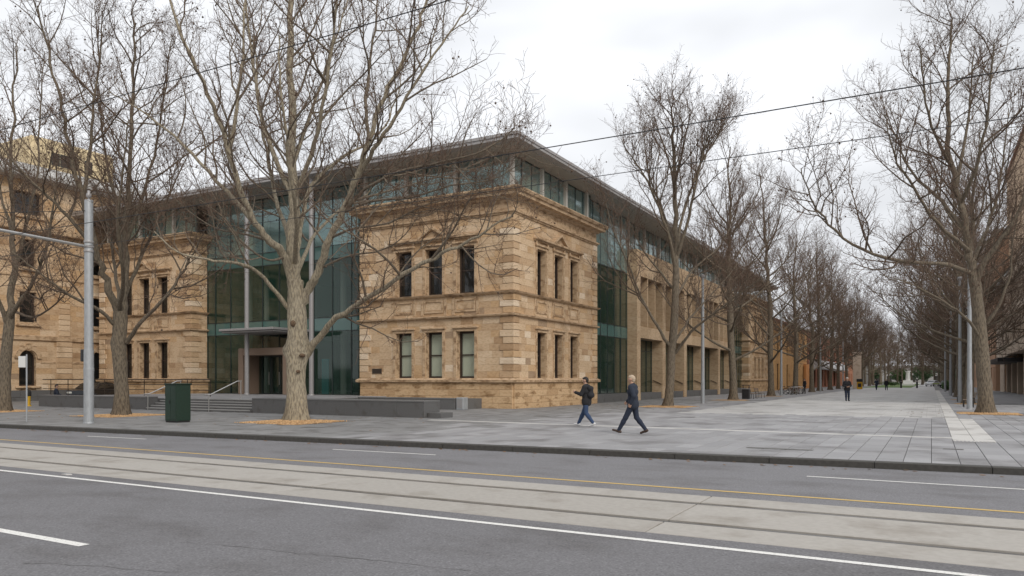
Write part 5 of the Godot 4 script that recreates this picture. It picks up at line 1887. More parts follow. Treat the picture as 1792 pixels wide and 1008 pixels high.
func poles() -> void:
	var o := thing("tram_pole", "tall grey steel tram pole with a bracket arm at left", "pole", at(-27.6, PAVE, 16.95))
	var m := MB.new()
	m.lathe([[0.175, 0.0], [0.175, 1.95], [0.182, 1.97], [0.182, 2.08], [0.172, 2.1], [0.172, 2.75], [0.155, 2.80], [0.148, 8.35], [0.14, 8.37], [0.0, 8.38]], 22)
	put(o, "shaft", m, M.galvanised)
	m = MB.new()
	m.lathe([[0.19, 0.0], [0.19, 0.05], [0.176, 0.06]], 22)
	put(o, "base_ring", m, M.galvanised)
	m = MB.new()
	m.lathe([[0.04, 8.36], [0.04, 8.46], [0.09, 8.48], [0.09, 8.60], [0.05, 8.64], [0.05, 8.72], [0.0, 8.74]], 12)
	put(o, "cap", m, M.grey_metal)
	m = MB.new()
	m.tube(PackedVector3Array([Vector3(0, 6.62, 0.1), Vector3(0, 6.72, 3.0), Vector3(0, 6.78, 7.3)]), PackedFloat32Array([0.055, 0.05, 0.045]), 12)
	put(o, "arm", m, M.steel)
	for y in [6.45, 6.62, 6.80]:
		m = MB.new()
		m.lathe([[0.149, y - 0.04], [0.172, y - 0.04], [0.172, y + 0.04], [0.149, y + 0.04]], 18)
		put(o, "clamp", m, M.grey_metal)
	m = MB.new()
	m.rod(Vector3(0, 7.95, 0.12), Vector3(0, 6.85, 5.2), 0.012, 6)
	put(o, "stay", m, M.wire)
	m = MB.new()
	m.rod(Vector3(0, 6.78, 6.98), Vector3(0, 5.19, 6.98), 0.012, 6)
	put(o, "dropper", m, M.wire)
	m = MB.new()
	m.cbox(Vector3(-0.36, 2.32, -0.12), Vector3(-0.19, 2.78, 0.12), 0.03)
	put(o, "signal_box", m, M.black_metal)
	for q in [["upper overhead wire crossing the tree crowns at top left", 9.97, 7.92, 0.010], ["thicker overhead wire from the roof corner to the right edge", 9.97, 5.32, 0.008], ["lower thin overhead wire across the mall trees", 14.2, 6.02, 0.0078]]:
		m = MB.new()
		var pts := PackedVector3Array()
		var rr := PackedFloat32Array()
		for k in 33:
			var f := k / 32.0
			var x := -127.6 + 200.0 * f
			var u := fposmod((x + 127.6) / 50.0, 1.0)
			pts.append(at(x, q[2] - 0.12 * 4 * u * (1 - u), q[1]))
			rr.append(q[3])
		m.tube(pts, rr, 6)
		tag(put(self, numbered("overhead_wire"), m, M.wire), q[0], "wire", "overhead tram wires")
	# street sign
	o = thing("sign_post", "thin grey post with a small pale sign at left", "sign", at(-30.84, PAVE, 16.46))
	m = MB.new()
	m.lathe([[0.03, 0.0], [0.03, 2.62], [0.0, 2.63]], 10)
	put(o, "post", m, M.galvanised)
	m = MB.new()
	m.cbox(Vector3(-0.36, 2.12, -0.012), Vector3(-0.05, 2.56, 0.012), 0.004)
	put(o, "plate", m, M.white, Transform3D(Basis(Vector3.UP, 0.35), Vector3.ZERO))
	m = MB.new()
	m.rod(Vector3(-0.1, 2.34, 0.0), Vector3(0, 2.34, 0), 0.012, 6)
	put(o, "bracket", m, M.galvanised)
	# yellow hydrant-like bollard
	o = thing("yellow_bollard", "yellow bollard with a black top beside the granite wall at left", "bollard", at(-48.5, PAVE, 26.0))
	m = MB.new()
	m.lathe([[0.15, 0.0], [0.15, 0.06], [0.10, 0.10], [0.11, 0.55], [0.12, 0.62]], 14)
	put(o, "post", m, M.yellow)
	m = MB.new()
	m.lathe([[0.12, 0.62], [0.145, 0.66], [0.15, 0.86], [0.11, 0.98], [0.0, 1.02]], 14)
	put(o, "cap", m, M.rubber)
	# mall lamp poles
	var k := 0
	for q in [[-13.73, 51.6, "slim grey lamp pole nearest the street on the left of the mall"], [1.85, 48.9, "slim grey lamp pole beside the nearest right mall tree"], [-13.4, 80.6, "second slim grey lamp pole on the left of the mall"], [1.75, 61.5, "second slim grey lamp pole on the right of the mall"], [-13.2, 110.0, "third slim grey lamp pole on the left of the mall"], [1.7, 88.0, "third slim grey lamp pole on the right of the mall"], [-13.2, 140.0, "fourth slim grey lamp pole on the left of the mall"], [1.6, 116.0, "fourth slim grey lamp pole on the right of the mall"], [-13.2, 172.0, "fifth slim grey lamp pole on the left of the mall"]]:
		o = thing("lamp_pole", q[2], "lamp pole", at(q[0], PAVE, q[1]), "slim grey lamp poles of the mall")
		m = MB.new()
		m.lathe([[0.135, 0.0], [0.135, 1.6], [0.12, 1.64], [0.085, 8.6]], 16)
		put(o, "shaft", m, M.galvanised)
		m = MB.new()
		m.lathe([[0.17, 0.0], [0.17, 0.03], [0.14, 0.035]], 16)
		put(o, "base_plate", m, M.grey_metal)
		m = MB.new()
		m.lathe([[0.085, 8.6], [0.16, 8.62], [0.17, 8.78], [0.12, 8.86], [0.0, 8.88]], 16)
		put(o, "lamp_head", m, M.grey_metal)
		m = MB.new()
		m.cbox(Vector3(-0.06, 1.0, 0.13), Vector3(0.06, 1.35, 0.145), 0.004)
		put(o, "hatch", m, M.galvanised)
		k += 1

func bench(label: String, where: Vector3, turn: float) -> void:
	var o := thing("bench", label, "bench", where, "benches along the mall")
	o.rotation.y = turn
	for k in 5:
		var m := MB.new()
		m.cbox(Vector3(-0.9, 0.42, -0.24 + k * 0.1), Vector3(0.9, 0.455, -0.16 + k * 0.1), 0.008)
		put(o, "seat_slat", m, M.wood)
	for k in 3:
		var m := MB.new()
		m.cbox(Vector3(-0.9, 0.55 + k * 0.12, -0.34 - k * 0.03), Vector3(0.9, 0.64 + k * 0.12, -0.31 - k * 0.03), 0.008)
		put(o, "back_slat", m, M.wood)
	for x in [-0.7, 0.7]:
		var m := MB.new()
		m.line([Vector3(x, 0.0, 0.22), Vector3(x, 0.41, 0.22), Vector3(x, 0.41, -0.26), Vector3(x, 0.88, -0.42)], 0.025, 6)
		m.line([Vector3(x, 0.0, -0.26), Vector3(x, 0.41, -0.26)], 0.025, 6)
		put(o, "frame", m, M.black_metal)

func bicycle(label: String, where: Vector3, turn: float, c: Material) -> void:
	var o := thing("bicycle", label, "bicycle", where, "bicycles parked on the mall")
	o.rotation.y = turn
	for x in [-0.52, 0.52]:
		var ring := []
		for k in 21:
			ring.append(Vector3(x + cos(TAU * k / 20) * 0.32, 0.34 + sin(TAU * k / 20) * 0.32, 0))
		var m := MB.new()
		m.line(ring, 0.02, 6)
		var w := put(o, "wheel", m, M.rubber)
		m = MB.new()
		for k in 6:
			m.rod(Vector3(x, 0.34, 0), Vector3(x + cos(PI * k / 3) * 0.3, 0.34 + sin(PI * k / 3) * 0.3, 0), 0.004, 3)
		put(w, "spokes", m, M.steel)
	var m := MB.new()
	m.line([Vector3(-0.52, 0.34, 0), Vector3(-0.12, 0.30, 0), Vector3(-0.22, 0.80, 0), Vector3(-0.52, 0.34, 0)], 0.016, 6)
	m.line([Vector3(-0.12, 0.30, 0), Vector3(0.38, 0.76, 0), Vector3(-0.20, 0.74, 0)], 0.018, 6)
	m.line([Vector3(0.52, 0.34, 0), Vector3(0.36, 0.88, 0)], 0.016, 6)
	put(o, "frame", m, c)
	m = MB.new()
	m.line([Vector3(0.42, 0.95, -0.25), Vector3(0.36, 0.98, 0), Vector3(0.42, 0.95, 0.25)], 0.014, 6)
	put(o, "handlebar", m, M.black_metal)
	m = MB.new()
	m.ball(Vector3(-0.24, 0.88, 0), Vector3(0.14, 0.035, 0.07), 8, 5)
	put(o, "saddle", m, M.rubber)

func furniture() -> void:
	var o := thing("litter_bin", "black square litter bin beside a bench on the left of the mall", "bin", at(-13.3, PAVE, 63.4))
	var m := MB.new()
	m.cbox(Vector3(-0.28, 0.05, -0.28), Vector3(0.28, 0.85, 0.28), 0.03)
	put(o, "body", m, M.black_metal)
	m = MB.new()
	m.cbox(Vector3(-0.31, 0.85, -0.31), Vector3(0.31, 0.90, 0.31), 0.015)
	put(o, "lid", m, M.grey_metal)
	m = MB.new()
	for x in [-0.24, 0.24]:
		m.cbox(Vector3(x - 0.03, 0.9, -0.03), Vector3(x + 0.03, 1.15, 0.03), 0.006)
	m.cbox(Vector3(-0.31, 1.15, -0.31), Vector3(0.31, 1.20, 0.31), 0.015)
	put(o, "hood", m, M.black_metal)
	bench("slatted bench beside the black litter bin on the left of the mall", at(-13.4, PAVE, 66.5), PI / 2)
	bench("second slatted bench further up the left of the mall", at(-13.4, PAVE, 69.8), PI / 2)
	bench("slatted bench behind the lamp pole on the right of the mall", at(1.9, PAVE, 52.5), -PI / 2)
	bench("second slatted bench under the right row of mall trees", at(1.9, PAVE, 64.5), -PI / 2)
	for k in 5:
		bicycle(["bicycle at the near end of the row on the left of the mall", "second bicycle from the near end of the parked row", "middle bicycle of the parked row on the left of the mall", "fourth bicycle from the near end of the parked row", "bicycle at the far end of the row on the left of the mall"][k], at(-13.6 + (k % 2) * 0.3, PAVE, 85.0 + k * 1.3), 0.25 + 0.08 * k, [M.car_dark, M.steel, M.car_dark, M.black_metal, M.red_cloth][k])
	# low cycle hoops
	for k in 3:
		o = thing("cycle_hoop", ["nearest steel cycle hoop by the parked bicycles", "middle steel cycle hoop by the parked bicycles", "farthest steel cycle hoop by the parked bicycles"][k], "hoop", at(-13.0, PAVE, 86.0 + k * 2.2), "steel cycle hoops")
		m = MB.new()
		m.line([Vector3(-0.4, 0, 0), Vector3(-0.4, 0.7, 0), Vector3(-0.3, 0.82, 0), Vector3(0.3, 0.82, 0), Vector3(0.4, 0.7, 0), Vector3(0.4, 0, 0)], 0.025, 8)
		put(o, "tube", m, M.steel)
		m = MB.new()
		m.lathe([[0.07, 0.0], [0.07, 0.012], [0.0, 0.013]], 10, Vector3(-0.4, 0, 0))
		m.lathe([[0.07, 0.0], [0.07, 0.012], [0.0, 0.013]], 10, Vector3(0.4, 0, 0))
		put(o, "foot", m, M.steel)

func car(label: String, where: Vector3, turn: float, paint: Material, band: Material = null) -> void:
	var o := thing("parked_car", label, "car", where, "parked cars")
	o.rotation.y = turn
	# body: rounded side profile swept across the width, narrowing towards the roof
	var prof := [[-2.15, 0.30], [-2.2, 0.55], [-2.1, 0.86], [-1.2, 0.96], [-0.55, 1.38], [0.3, 1.45], [1.15, 1.38], [1.75, 1.0], [2.12, 0.92], [2.18, 0.55], [2.1, 0.30]]
	var m := MB.new()
	var sec := [-0.84, -0.86, -0.62, 0.62, 0.86, 0.84]
	var row := func(z: float, k: int) -> Vector3:
		var y: float = prof[k][1]
		var t := clampf((y - 0.9) / 0.5, 0.0, 1.0)
		return Vector3(prof[k][0], y, z * lerpf(1.0, 0.78, t))
	for k in prof.size() - 1:
		m.quad(row.call(0.86, k), row.call(0.86, k + 1), row.call(-0.86, k + 1), row.call(-0.86, k))
	for z in [-0.86, 0.86]:
		var c := Vector3(0, 0.6, z)
		for k in prof.size():
			var a: Vector3 = row.call(z, k)
			var b: Vector3 = row.call(z, (k + 1) % prof.size())
			if z > 0:
				m.tri(c, b, a)
			else:
				m.tri(c, a, b)
	m.quad(row.call(-0.86, 0), row.call(-0.86, 10), row.call(0.86, 10), row.call(0.86, 0))
	put(o, "body", m, paint)
	m = MB.new()
	for z in [-1.0, 1.0]:
		var q := [Vector3(-0.98, 1.0, 0.83 * z), Vector3(1.45, 1.0, 0.83 * z), Vector3(1.02, 1.33, 0.72 * z), Vector3(-0.48, 1.34, 0.72 * z)]
		if z > 0:
			m.quad(q[0], q[1], q[2], q[3])
		else:
			m.quad(q[3], q[2], q[1], q[0])
	m.quad(Vector3(-1.16, 1.0, -0.72), Vector3(-1.16, 1.0, 0.72), Vector3(-0.60, 1.37, 0.64), Vector3(-0.60, 1.37, -0.64))
	m.quad(Vector3(1.74, 1.03, 0.72), Vector3(1.74, 1.03, -0.72), Vector3(1.20, 1.38, -0.64), Vector3(1.20, 1.38, 0.64))
	put(o, "windows", m, M.pane_dark)
	for x in [-1.35, 1.35]:
		for z in [-0.80, 0.80]:
			m = MB.new()
			m.lathe([[0.0, -0.11], [0.24, -0.11], [0.32, -0.08], [0.32, 0.08], [0.24, 0.11], [0.0, 0.11]], 18)
			var w := put(o, "wheel", m, M.rubber, Transform3D(Basis(Vector3.RIGHT, PI / 2), Vector3(x, 0.32, z)))
			m = MB.new()
			m.lathe([[0.0, -0.118], [0.19, -0.116], [0.19, 0.116], [0.0, 0.118]], 14)
			put(w, "rim", m, M.steel)
	for z in [-0.62, 0.62]:
		m = MB.new()
		m.cbox(Vector3(-2.19, 0.62, z - 0.18), Vector3(-2.08, 0.76, z + 0.18), 0.02)
		put(o, "headlight", m, M.lamp_glass)
		m = MB.new()
		m.cbox(Vector3(2.08, 0.68, z - 0.16), Vector3(2.18, 0.84, z + 0.16), 0.02)
		put(o, "tail_light", m, M.red_cloth)
	if band:
		m = MB.new()
		m.box(Vector3(-1.9, 0.55, -0.875), Vector3(1.9, 0.75, 0.875))
		put(o, "stripe", m, band)

class PlaneFoliage:
	static func make(r: RandomNumberGenerator, size: Vector3, n: int, leaf: float) -> MB:
		var m := MB.new()
		for k in n:
			var d := Vector3(r.randfn(), r.randfn(), r.randfn()).normalized() * pow(r.randf(), 0.4)
			var p := d * size * (0.75 + 0.25 * sin(d.x * 7.0 + d.z * 5.0))
			var b := Basis.from_euler(Vector3(r.randf() * TAU, r.randf() * TAU, r.randf() * TAU)) * (leaf * r.randf_range(0.6, 1.3))
			m.quad(p + b * Vector3(-0.5, 0, 0), p + b * Vector3(0, -0.3, 0.1), p + b * Vector3(0.5, 0, 0), p + b * Vector3(0, 0.3, 0.1))
		return m

func far_end() -> void:
	car("dark parked car half hidden behind the granite wall at left", at(-54.9, PAVE, 34.2), 2.05, M.car_dark)
	car("white and lime vehicle at the far end of the mall", at(0.2, PAVE, 205.0), 1.2, M.car_white, M.car_lime)
	car("dark car at the far right end of the mall", at(2.6, PAVE, 176.0), 1.4, M.car_dark)
	struct("lawn", flat(-12.5, -3.5, 168, 330, PAVE + 0.01), M.grass)
	struct("cross_road", flat(-120, 120, 196, 204, PAVE + 0.006), M.asphalt)
	var o: Node3D
	var m: MB
	# dark posts across the mall
	for q in [[-5.1, "left of two dark posts standing in the mall far off"], [-2.4, "right of two dark posts standing in the mall far off"]]:
		o = thing("mall_post", q[1], "post", at(q[0], PAVE, 163.0), "dark posts across the mall")
		m = MB.new()
		m.lathe([[0.16, 0.0], [0.16, 1.1], [0.14, 1.15], [0.14, 1.55], [0.10, 1.66], [0.0, 1.68]], 14)
		put(o, "shaft", m, M.black_metal)
		m = MB.new()
		m.lathe([[0.15, 1.22], [0.15, 1.30]], 14)
		put(o, "band", m, M.grey_metal)
	o = thing("yellow_kiosk", "yellow and black kiosk among the left mall trees", "kiosk", at(-10.3, PAVE, 136.0))
	m = MB.new()
	m.cbox(Vector3(-0.4, 0.05, -0.4), Vector3(0.4, 1.25, 0.4), 0.03)
	put(o, "body", m, M.yellow)
	m = MB.new()
	m.cbox(Vector3(-0.45, 1.25, -0.45), Vector3(0.45, 1.75, 0.45), 0.04)
	put(o, "hood", m, M.black_metal)
	m = MB.new()
	m.cbox(Vector3(-0.25, 0.4, 0.40), Vector3(0.25, 1.0, 0.42), 0.005)
	put(o, "panel", m, M.black_metal)
	o = thing("banner_pillar", "tall pale pillar beside the yellow kiosk", "pillar", at(-11.8, PAVE, 150.0))
	m = MB.new()
	m.cbox(Vector3(-0.7, 0.0, -0.25), Vector3(0.7, 6.3, 0.25), 0.04)
	put(o, "shaft", m, M.panel_concrete)
	m = MB.new()
	m.cbox(Vector3(-0.8, 6.3, -0.35), Vector3(0.8, 6.6, 0.35), 0.04)
	put(o, "cap", m, M.panel_concrete)
	o = thing("monument", "white stone monument at the far end of the mall", "monument", at(-5.6, PAVE, 232.0))
	m = MB.new()
	m.loft(-1.1, 1.1, -1.1, 1.1, [[0.0, 0.5], [0.5, 0.5], [0.52, 0.15], [1.4, 0.0]])
	put(o, "plinth", m, M.white)
	m = MB.new()
	m.lathe([[0.6, 1.4], [0.55, 1.6], [0.48, 3.6], [0.62, 3.7], [0.75, 3.9], [0.0, 3.95]], 16)
	put(o, "column", m, M.white)
	# greenery
	var r := RandomNumberGenerator.new()
	r.seed = 77
	for q in [["clipped green hedge beside the wall on the right of the mall", Vector3(1.9, 0.75, -128), Vector3(0.7, 0.8, 2.2)], ["low green hedge at the far end of the lawn", Vector3(-9.0, 0.6, -215), Vector3(3.0, 0.6, 1.0)]]:
		o = thing("hedge", q[0], "hedge", q[1] + Vector3(0, PAVE, 0), "hedges at the far end")
		put(o, "foliage", PlaneFoliage.make(r, q[2], 1500, 0.22), M.leaf_b).set_meta("kind", "stuff")
		m = MB.new()
		m.rod(Vector3(0, -q[1].y, 0), Vector3(0, 0.2, 0), 0.05, 6)
		put(o, "stem", m, M.bark_dark)
	var k := 0
	for q in [[-34, 345, 7, 6], [-22, 352, 6, 5], [-11, 340, 5.5, 5], [-3, 360, 7, 6], [6, 345, 6, 5], [17, 352, 7, 6], [30, 345, 7, 6]]:
		o = thing("park_tree", ["leftmost dark evergreen tree in the park beyond the mall", "second evergreen from the left in the far park", "evergreen left of the monument in the far park", "tallest evergreen behind the monument in the far park", "evergreen right of the monument in the far park", "second evergreen from the right in the far park", "rightmost dark evergreen tree in the park beyond the mall"][k], "tree", at(q[0], PAVE, q[1]), "evergreen trees beyond the mall")
		m = MB.new()
		m.tube(PackedVector3Array([Vector3(0, 0, 0), Vector3(0.1, 1.8, 0), Vector3(0, q[2] * 0.8, 0.1)]), PackedFloat32Array([0.4, 0.28, 0.08]), 8)
		put(o, "trunk", m, M.bark_dark)
		put(o, "crown", PlaneFoliage.make(r, Vector3(q[3] * 0.8, q[2] * 0.5, q[3] * 0.8), 2600, 0.75), M.leaf if k % 2 else M.leaf_b, Transform3D(Basis(), Vector3(0, q[2] * 0.62, 0)))
		k += 1

# ------------------------------------------------------------------ people
class Flesh:   # a distance field of tapered capsules, meshed as surface nets
	var cell: float
	var lo: Vector3
	var n: Vector3i
	var f := PackedFloat32Array()

	func _init(bones: Array, c: float, k: float) -> void:
		cell = c
		var a := Vector3(9, 9, 9)
		var b := -a
		for q in bones:
			var r: float = maxf(q[2], q[3]) + c * 3
			a = a.min(q[0] - Vector3(r, r, r)).min(q[1] - Vector3(r, r, r))
			b = b.max(q[0] + Vector3(r, r, r)).max(q[1] + Vector3(r, r, r))
		lo = a
		n = Vector3i(((b - a) / c).ceil()) + Vector3i(2, 2, 2)
		f.resize(n.x * n.y * n.z)
		f.fill(1.0)
		for q in bones:
			var p: Vector3 = q[0]
			var d: Vector3 = q[1] - p
			var ll := maxf(d.length_squared(), 1e-9)
			var r: float = maxf(q[2], q[3]) + k + c * 2
			var i0 := Vector3i(((p.min(q[1]) - Vector3(r, r, r) - lo) / c).floor()).clamp(Vector3i.ZERO, n - Vector3i.ONE)
			var i1 := Vector3i(((p.max(q[1]) + Vector3(r, r, r) - lo) / c).ceil()).clamp(Vector3i.ZERO, n - Vector3i.ONE)
			for z in range(i0.z, i1.z + 1):
				for y in range(i0.y, i1.y + 1):
					var at := (z * n.y + y) * n.x
					for x in range(i0.x, i1.x + 1):
						var w := lo + Vector3(x, y, z) * c - p
						var t := clampf(w.dot(d) / ll, 0.0, 1.0)
						var e := (w - d * t).length() - lerpf(q[2], q[3], t)
						var o := f[at + x]
						var h := maxf(k - absf(e - o), 0.0) / k
						f[at + x] = minf(e, o) - h * h * k * 0.25

	func mesh_into(m: MB) -> void:
		var ids := {}
		var base := m.v.size()
		var sx := 1
		var sy := n.x
		var sz := n.x * n.y
		for z in n.z - 1:
			for y in n.y - 1:
				for x in n.x - 1:
					var o := z * sz + y * sy + x
					var s := 0
					var acc := Vector3.ZERO
					var cnt := 0
					var v := [f[o], f[o + 1], f[o + sy], f[o + sy + 1], f[o + sz], f[o + sz + 1], f[o + sz + sy], f[o + sz + sy + 1]]
					for q in 8:
						if v[q] < 0:
							s |= 1 << q
					if s == 0 or s == 255:
						continue
					for e in [[0, 1], [2, 3], [4, 5], [6, 7], [0, 2], [1, 3], [4, 6], [5, 7], [0, 4], [1, 5], [2, 6], [3, 7]]:
						var a: float = v[e[0]]
						var b: float = v[e[1]]
						if (a < 0) != (b < 0):
							var t := a / (a - b)
							var pa := Vector3(e[0] & 1, (e[0] >> 1) & 1, e[0] >> 2)
							var pb := Vector3(e[1] & 1, (e[1] >> 1) & 1, e[1] >> 2)
							acc += pa.lerp(pb, t)
							cnt += 1
					ids[o] = m.v.size()
					m.v.append(lo + (Vector3(x, y, z) + acc / cnt) * cell)
					m.n.append(Vector3(v[1] + v[3] + v[5] + v[7] - v[0] - v[2] - v[4] - v[6], v[2] + v[3] + v[6] + v[7] - v[0] - v[1] - v[4] - v[5], v[4] + v[5] + v[6] + v[7] - v[0] - v[1] - v[2] - v[3]).normalized())
		for o in ids:
			for ax in [[sx, sy, sz], [sy, sz, sx], [sz, sx, sy]]:
				var e: int = o + ax[0]
				if e >= f.size() or (f[o] < 0) == (f[e] < 0):
					continue
				var a: int = o - ax[1] - ax[2]
				var b: int = o - ax[2]
				var c: int = o - ax[1]
				if not (ids.has(a) and ids.has(b) and ids.has(c)):
					continue
				if f[o] < 0:   # outward along +axis
					m.i.append_array([ids[a], ids[o], ids[b], ids[a], ids[c], ids[o]])
				else:
					m.i.append_array([ids[a], ids[b], ids[o], ids[a], ids[o], ids[c]])

func skin_of(bones: Array, cell: float, k := 0.03) -> MB:
	var m := MB.new()
	Flesh.new(bones, cell, k).mesh_into(m)
	return m

func person(label: String, where: Vector3, turn: float, tall: float, pose: Dictionary, look: Dictionary, cell := 0.022) -> Node3D:
	# own axes: facing -z, y up, standing 1.75 m before scaling
	var o := thing("person", label, "person", where, "people on the pavement and the mall")
	o.rotation.y = turn
	o.scale = Vector3.ONE * tall / 1.75
	var J := {}
	for s in [-1, 1]:
		J[s] = pose[s]
	var lean: float = pose.get("lean", 0.0)
	var seat: float = pose.get("drop", 0.0)
	var up := func(x: float, y: float, z: float) -> Vector3:
		return Vector3(x, y - seat, z - lean * (y - 0.9))
	var torso := [[up.call(-0.07, 0.93, 0.0), up.call(0.07, 0.93, 0.0), 0.125, 0.125], [up.call(-0.05, 1.08, 0.0), up.call(0.05, 1.08, 0.0), 0.118, 0.118], [up.call(-0.08, 1.27, 0.0), up.call(0.08, 1.27, 0.0), 0.122, 0.122], [up.call(-0.14, 1.41, 0.01), up.call(0.14, 1.41, 0.01), 0.075, 0.075], [up.call(0, 0.95, 0), up.call(0, 1.3, 0), 0.12, 0.12]]
	var neck := [[up.call(0, 1.38, 0.0), up.call(0, 1.55, -0.015), 0.058, 0.055]]
	var legs := []
	var arms := []
	var feet := []
	var shoes := []
	for s in [-1, 1]:
		var q: Array = J[s]      # knee, ankle, toe, elbow, wrist
		var hip: Vector3 = up.call(0.09 * s, 0.90, 0.0)
		legs.append([hip, q[0], 0.095, 0.062])
		legs.append([q[0], q[0].lerp(q[1], 0.35), 0.060, 0.060])
		legs.append([q[0].lerp(q[1], 0.35), q[1], 0.058, 0.040])
		var heel: Vector3 = q[1] + (q[1] - q[2]).normalized() * 0.05 + Vector3(0, -0.045, 0)
		feet.append([q[1], heel, 0.038, 0.03])
		shoes.append([heel, q[2], 0.042, 0.033])
		shoes.append([q[1] + Vector3(0, 0.0, 0), heel.lerp(q[2], 0.25), 0.046, 0.042])
		var sh: Vector3 = up.call(0.185 * s, 1.40, 0.01)
		arms.append([sh, q[3], 0.062, 0.046])
		arms.append([q[3], q[4], 0.044, 0.032])
	# head
	var hc: Vector3 = up.call(0, 1.635, -0.02)
	var tilt := Basis(Vector3.RIGHT, -pose.get("nod", 0.0))
	var hp := func(x: float, y: float, z: float) -> Vector3:
		return hc + tilt * Vector3(x, y, z)
	var head := [[hp.call(0, 0.025, 0.015), hp.call(0, 0.02, -0.015), 0.088, 0.085], [hp.call(0, -0.03, -0.03), hp.call(0, -0.075, -0.055), 0.062, 0.036], [hp.call(0, 0.005, -0.095), hp.call(0, -0.028, -0.112), 0.010, 0.015], [hp.call(-0.03, 0.022, -0.088), hp.call(0.03, 0.022, -0.088), 0.016, 0.016], [hp.call(-0.018, -0.06, -0.088), hp.call(0.018, -0.06, -0.088), 0.011, 0.011], [hp.call(-0.086, 0.012, 0.005), hp.call(-0.088, -0.02, 0.0), 0.016, 0.011], [hp.call(0.086, 0.012, 0.005), hp.call(0.088, -0.02, 0.0), 0.016, 0.011]]
	var m := skin_of(torso + neck + legs + arms + feet + [head[0], head[1]], cell)
	Flesh.new(head + neck, cell * 0.5, 0.018).mesh_into(m)
	for s in [-1, 1]:
		var q: Array = J[s]
		var d: Vector3 = (q[4] - q[3]).normalized()
		var side: Vector3 = d.cross(Vector3(s, 0, 0)).normalized()   # across the knuckles
		var inn: Vector3 = d.cross(side).normalized() * -s * 1.0
		var hand := [[q[4], q[4] + d * 0.05 + side * 0.018, 0.026, 0.024], [q[4], q[4] + d * 0.05 - side * 0.018, 0.026, 0.024]]
		for k in 4:
			var b: Vector3 = q[4] + d * 0.085 + side * (0.033 - 0.022 * k)
			var ln: float = [0.034, 0.04, 0.037, 0.028][k]
			var mid: Vector3 = b + (d * 0.9 + inn * 0.3).normalized() * ln
			hand.append([q[4] + d * 0.05 + side * (0.027 - 0.018 * k), b, 0.012, 0.0095])
			hand.append([b, mid, 0.0095, 0.0088])
			hand.append([mid, mid + (d * 0.6 + inn * 0.8).normalized() * ln * 0.9, 0.0088, 0.0075])
		var tb: Vector3 = q[4] + d * 0.025 + side * 0.03
		var tm: Vector3 = tb + (d * 0.7 + side * 0.6 + inn * 0.25).normalized() * 0.04
		hand.append([tb, tm, 0.014, 0.011])
		hand.append([tm, tm + (d * 0.9 + inn * 0.4).normalized() * 0.03, 0.0105, 0.009])
		Flesh.new(hand, 0.0065 if cell < 0.025 else 0.012, 0.008).mesh_into(m)
	put(o, "body", m, look.skin)
	# clothes, a little larger than the body
	var grow_by := func(b: Array, g: float) -> Array:
		var out := []
		for q in b:
			out.append([q[0], q[1], q[2] + g, q[3] + g])
		return out
	put(o, "trousers", skin_of(grow_by.call(legs + [torso[0]], 0.014), cell), look.trousers)
	var coat: Array = grow_by.call(torso + arms, 0.022)
	coat[coat.size() - 1][3] += 0.004
	coat.append([up.call(0, 1.40, 0.02), up.call(0, 1.475, 0.01), 0.085, 0.072])
	coat.append([up.call(-0.075, 0.86, 0.0), up.call(0.075, 0.86, 0.0), 0.145, 0.145])
	put(o, "jacket", skin_of(coat, cell), look.jacket)
	m = MB.new()
	for s in [0, 2]:
		Flesh.new([shoes[s], shoes[s + 1]], cell * 0.6, 0.03).mesh_into(m)
	put(o, "shoes", m, look.shoes)
	var hair := [[hp.call(0, 0.055, 0.012), hp.call(0, 0.045, 0.03), 0.088, 0.088], [hp.call(0, 0.0, 0.045), hp.call(0, -0.03, 0.045), 0.075, 0.06], [hp.call(-0.04, 0.09, -0.045), hp.call(0.04, 0.09, -0.045), 0.035, 0.035]]
	put(o, "hair", skin_of(hair, cell * 0.6, 0.02), look.hair)
	if look.has("bag"):
		put(o, "backpack", skin_of([[up.call(-0.08, 1.12, 0.17), up.call(0.08, 1.12, 0.17), 0.10, 0.10], [up.call(-0.08, 1.36, 0.16), up.call(0.08, 1.36, 0.16), 0.085, 0.085], [up.call(0, 1.12, 0.17), up.call(0, 1.36, 0.16), 0.11, 0.09]], cell, 0.04), look.bag)
	return o

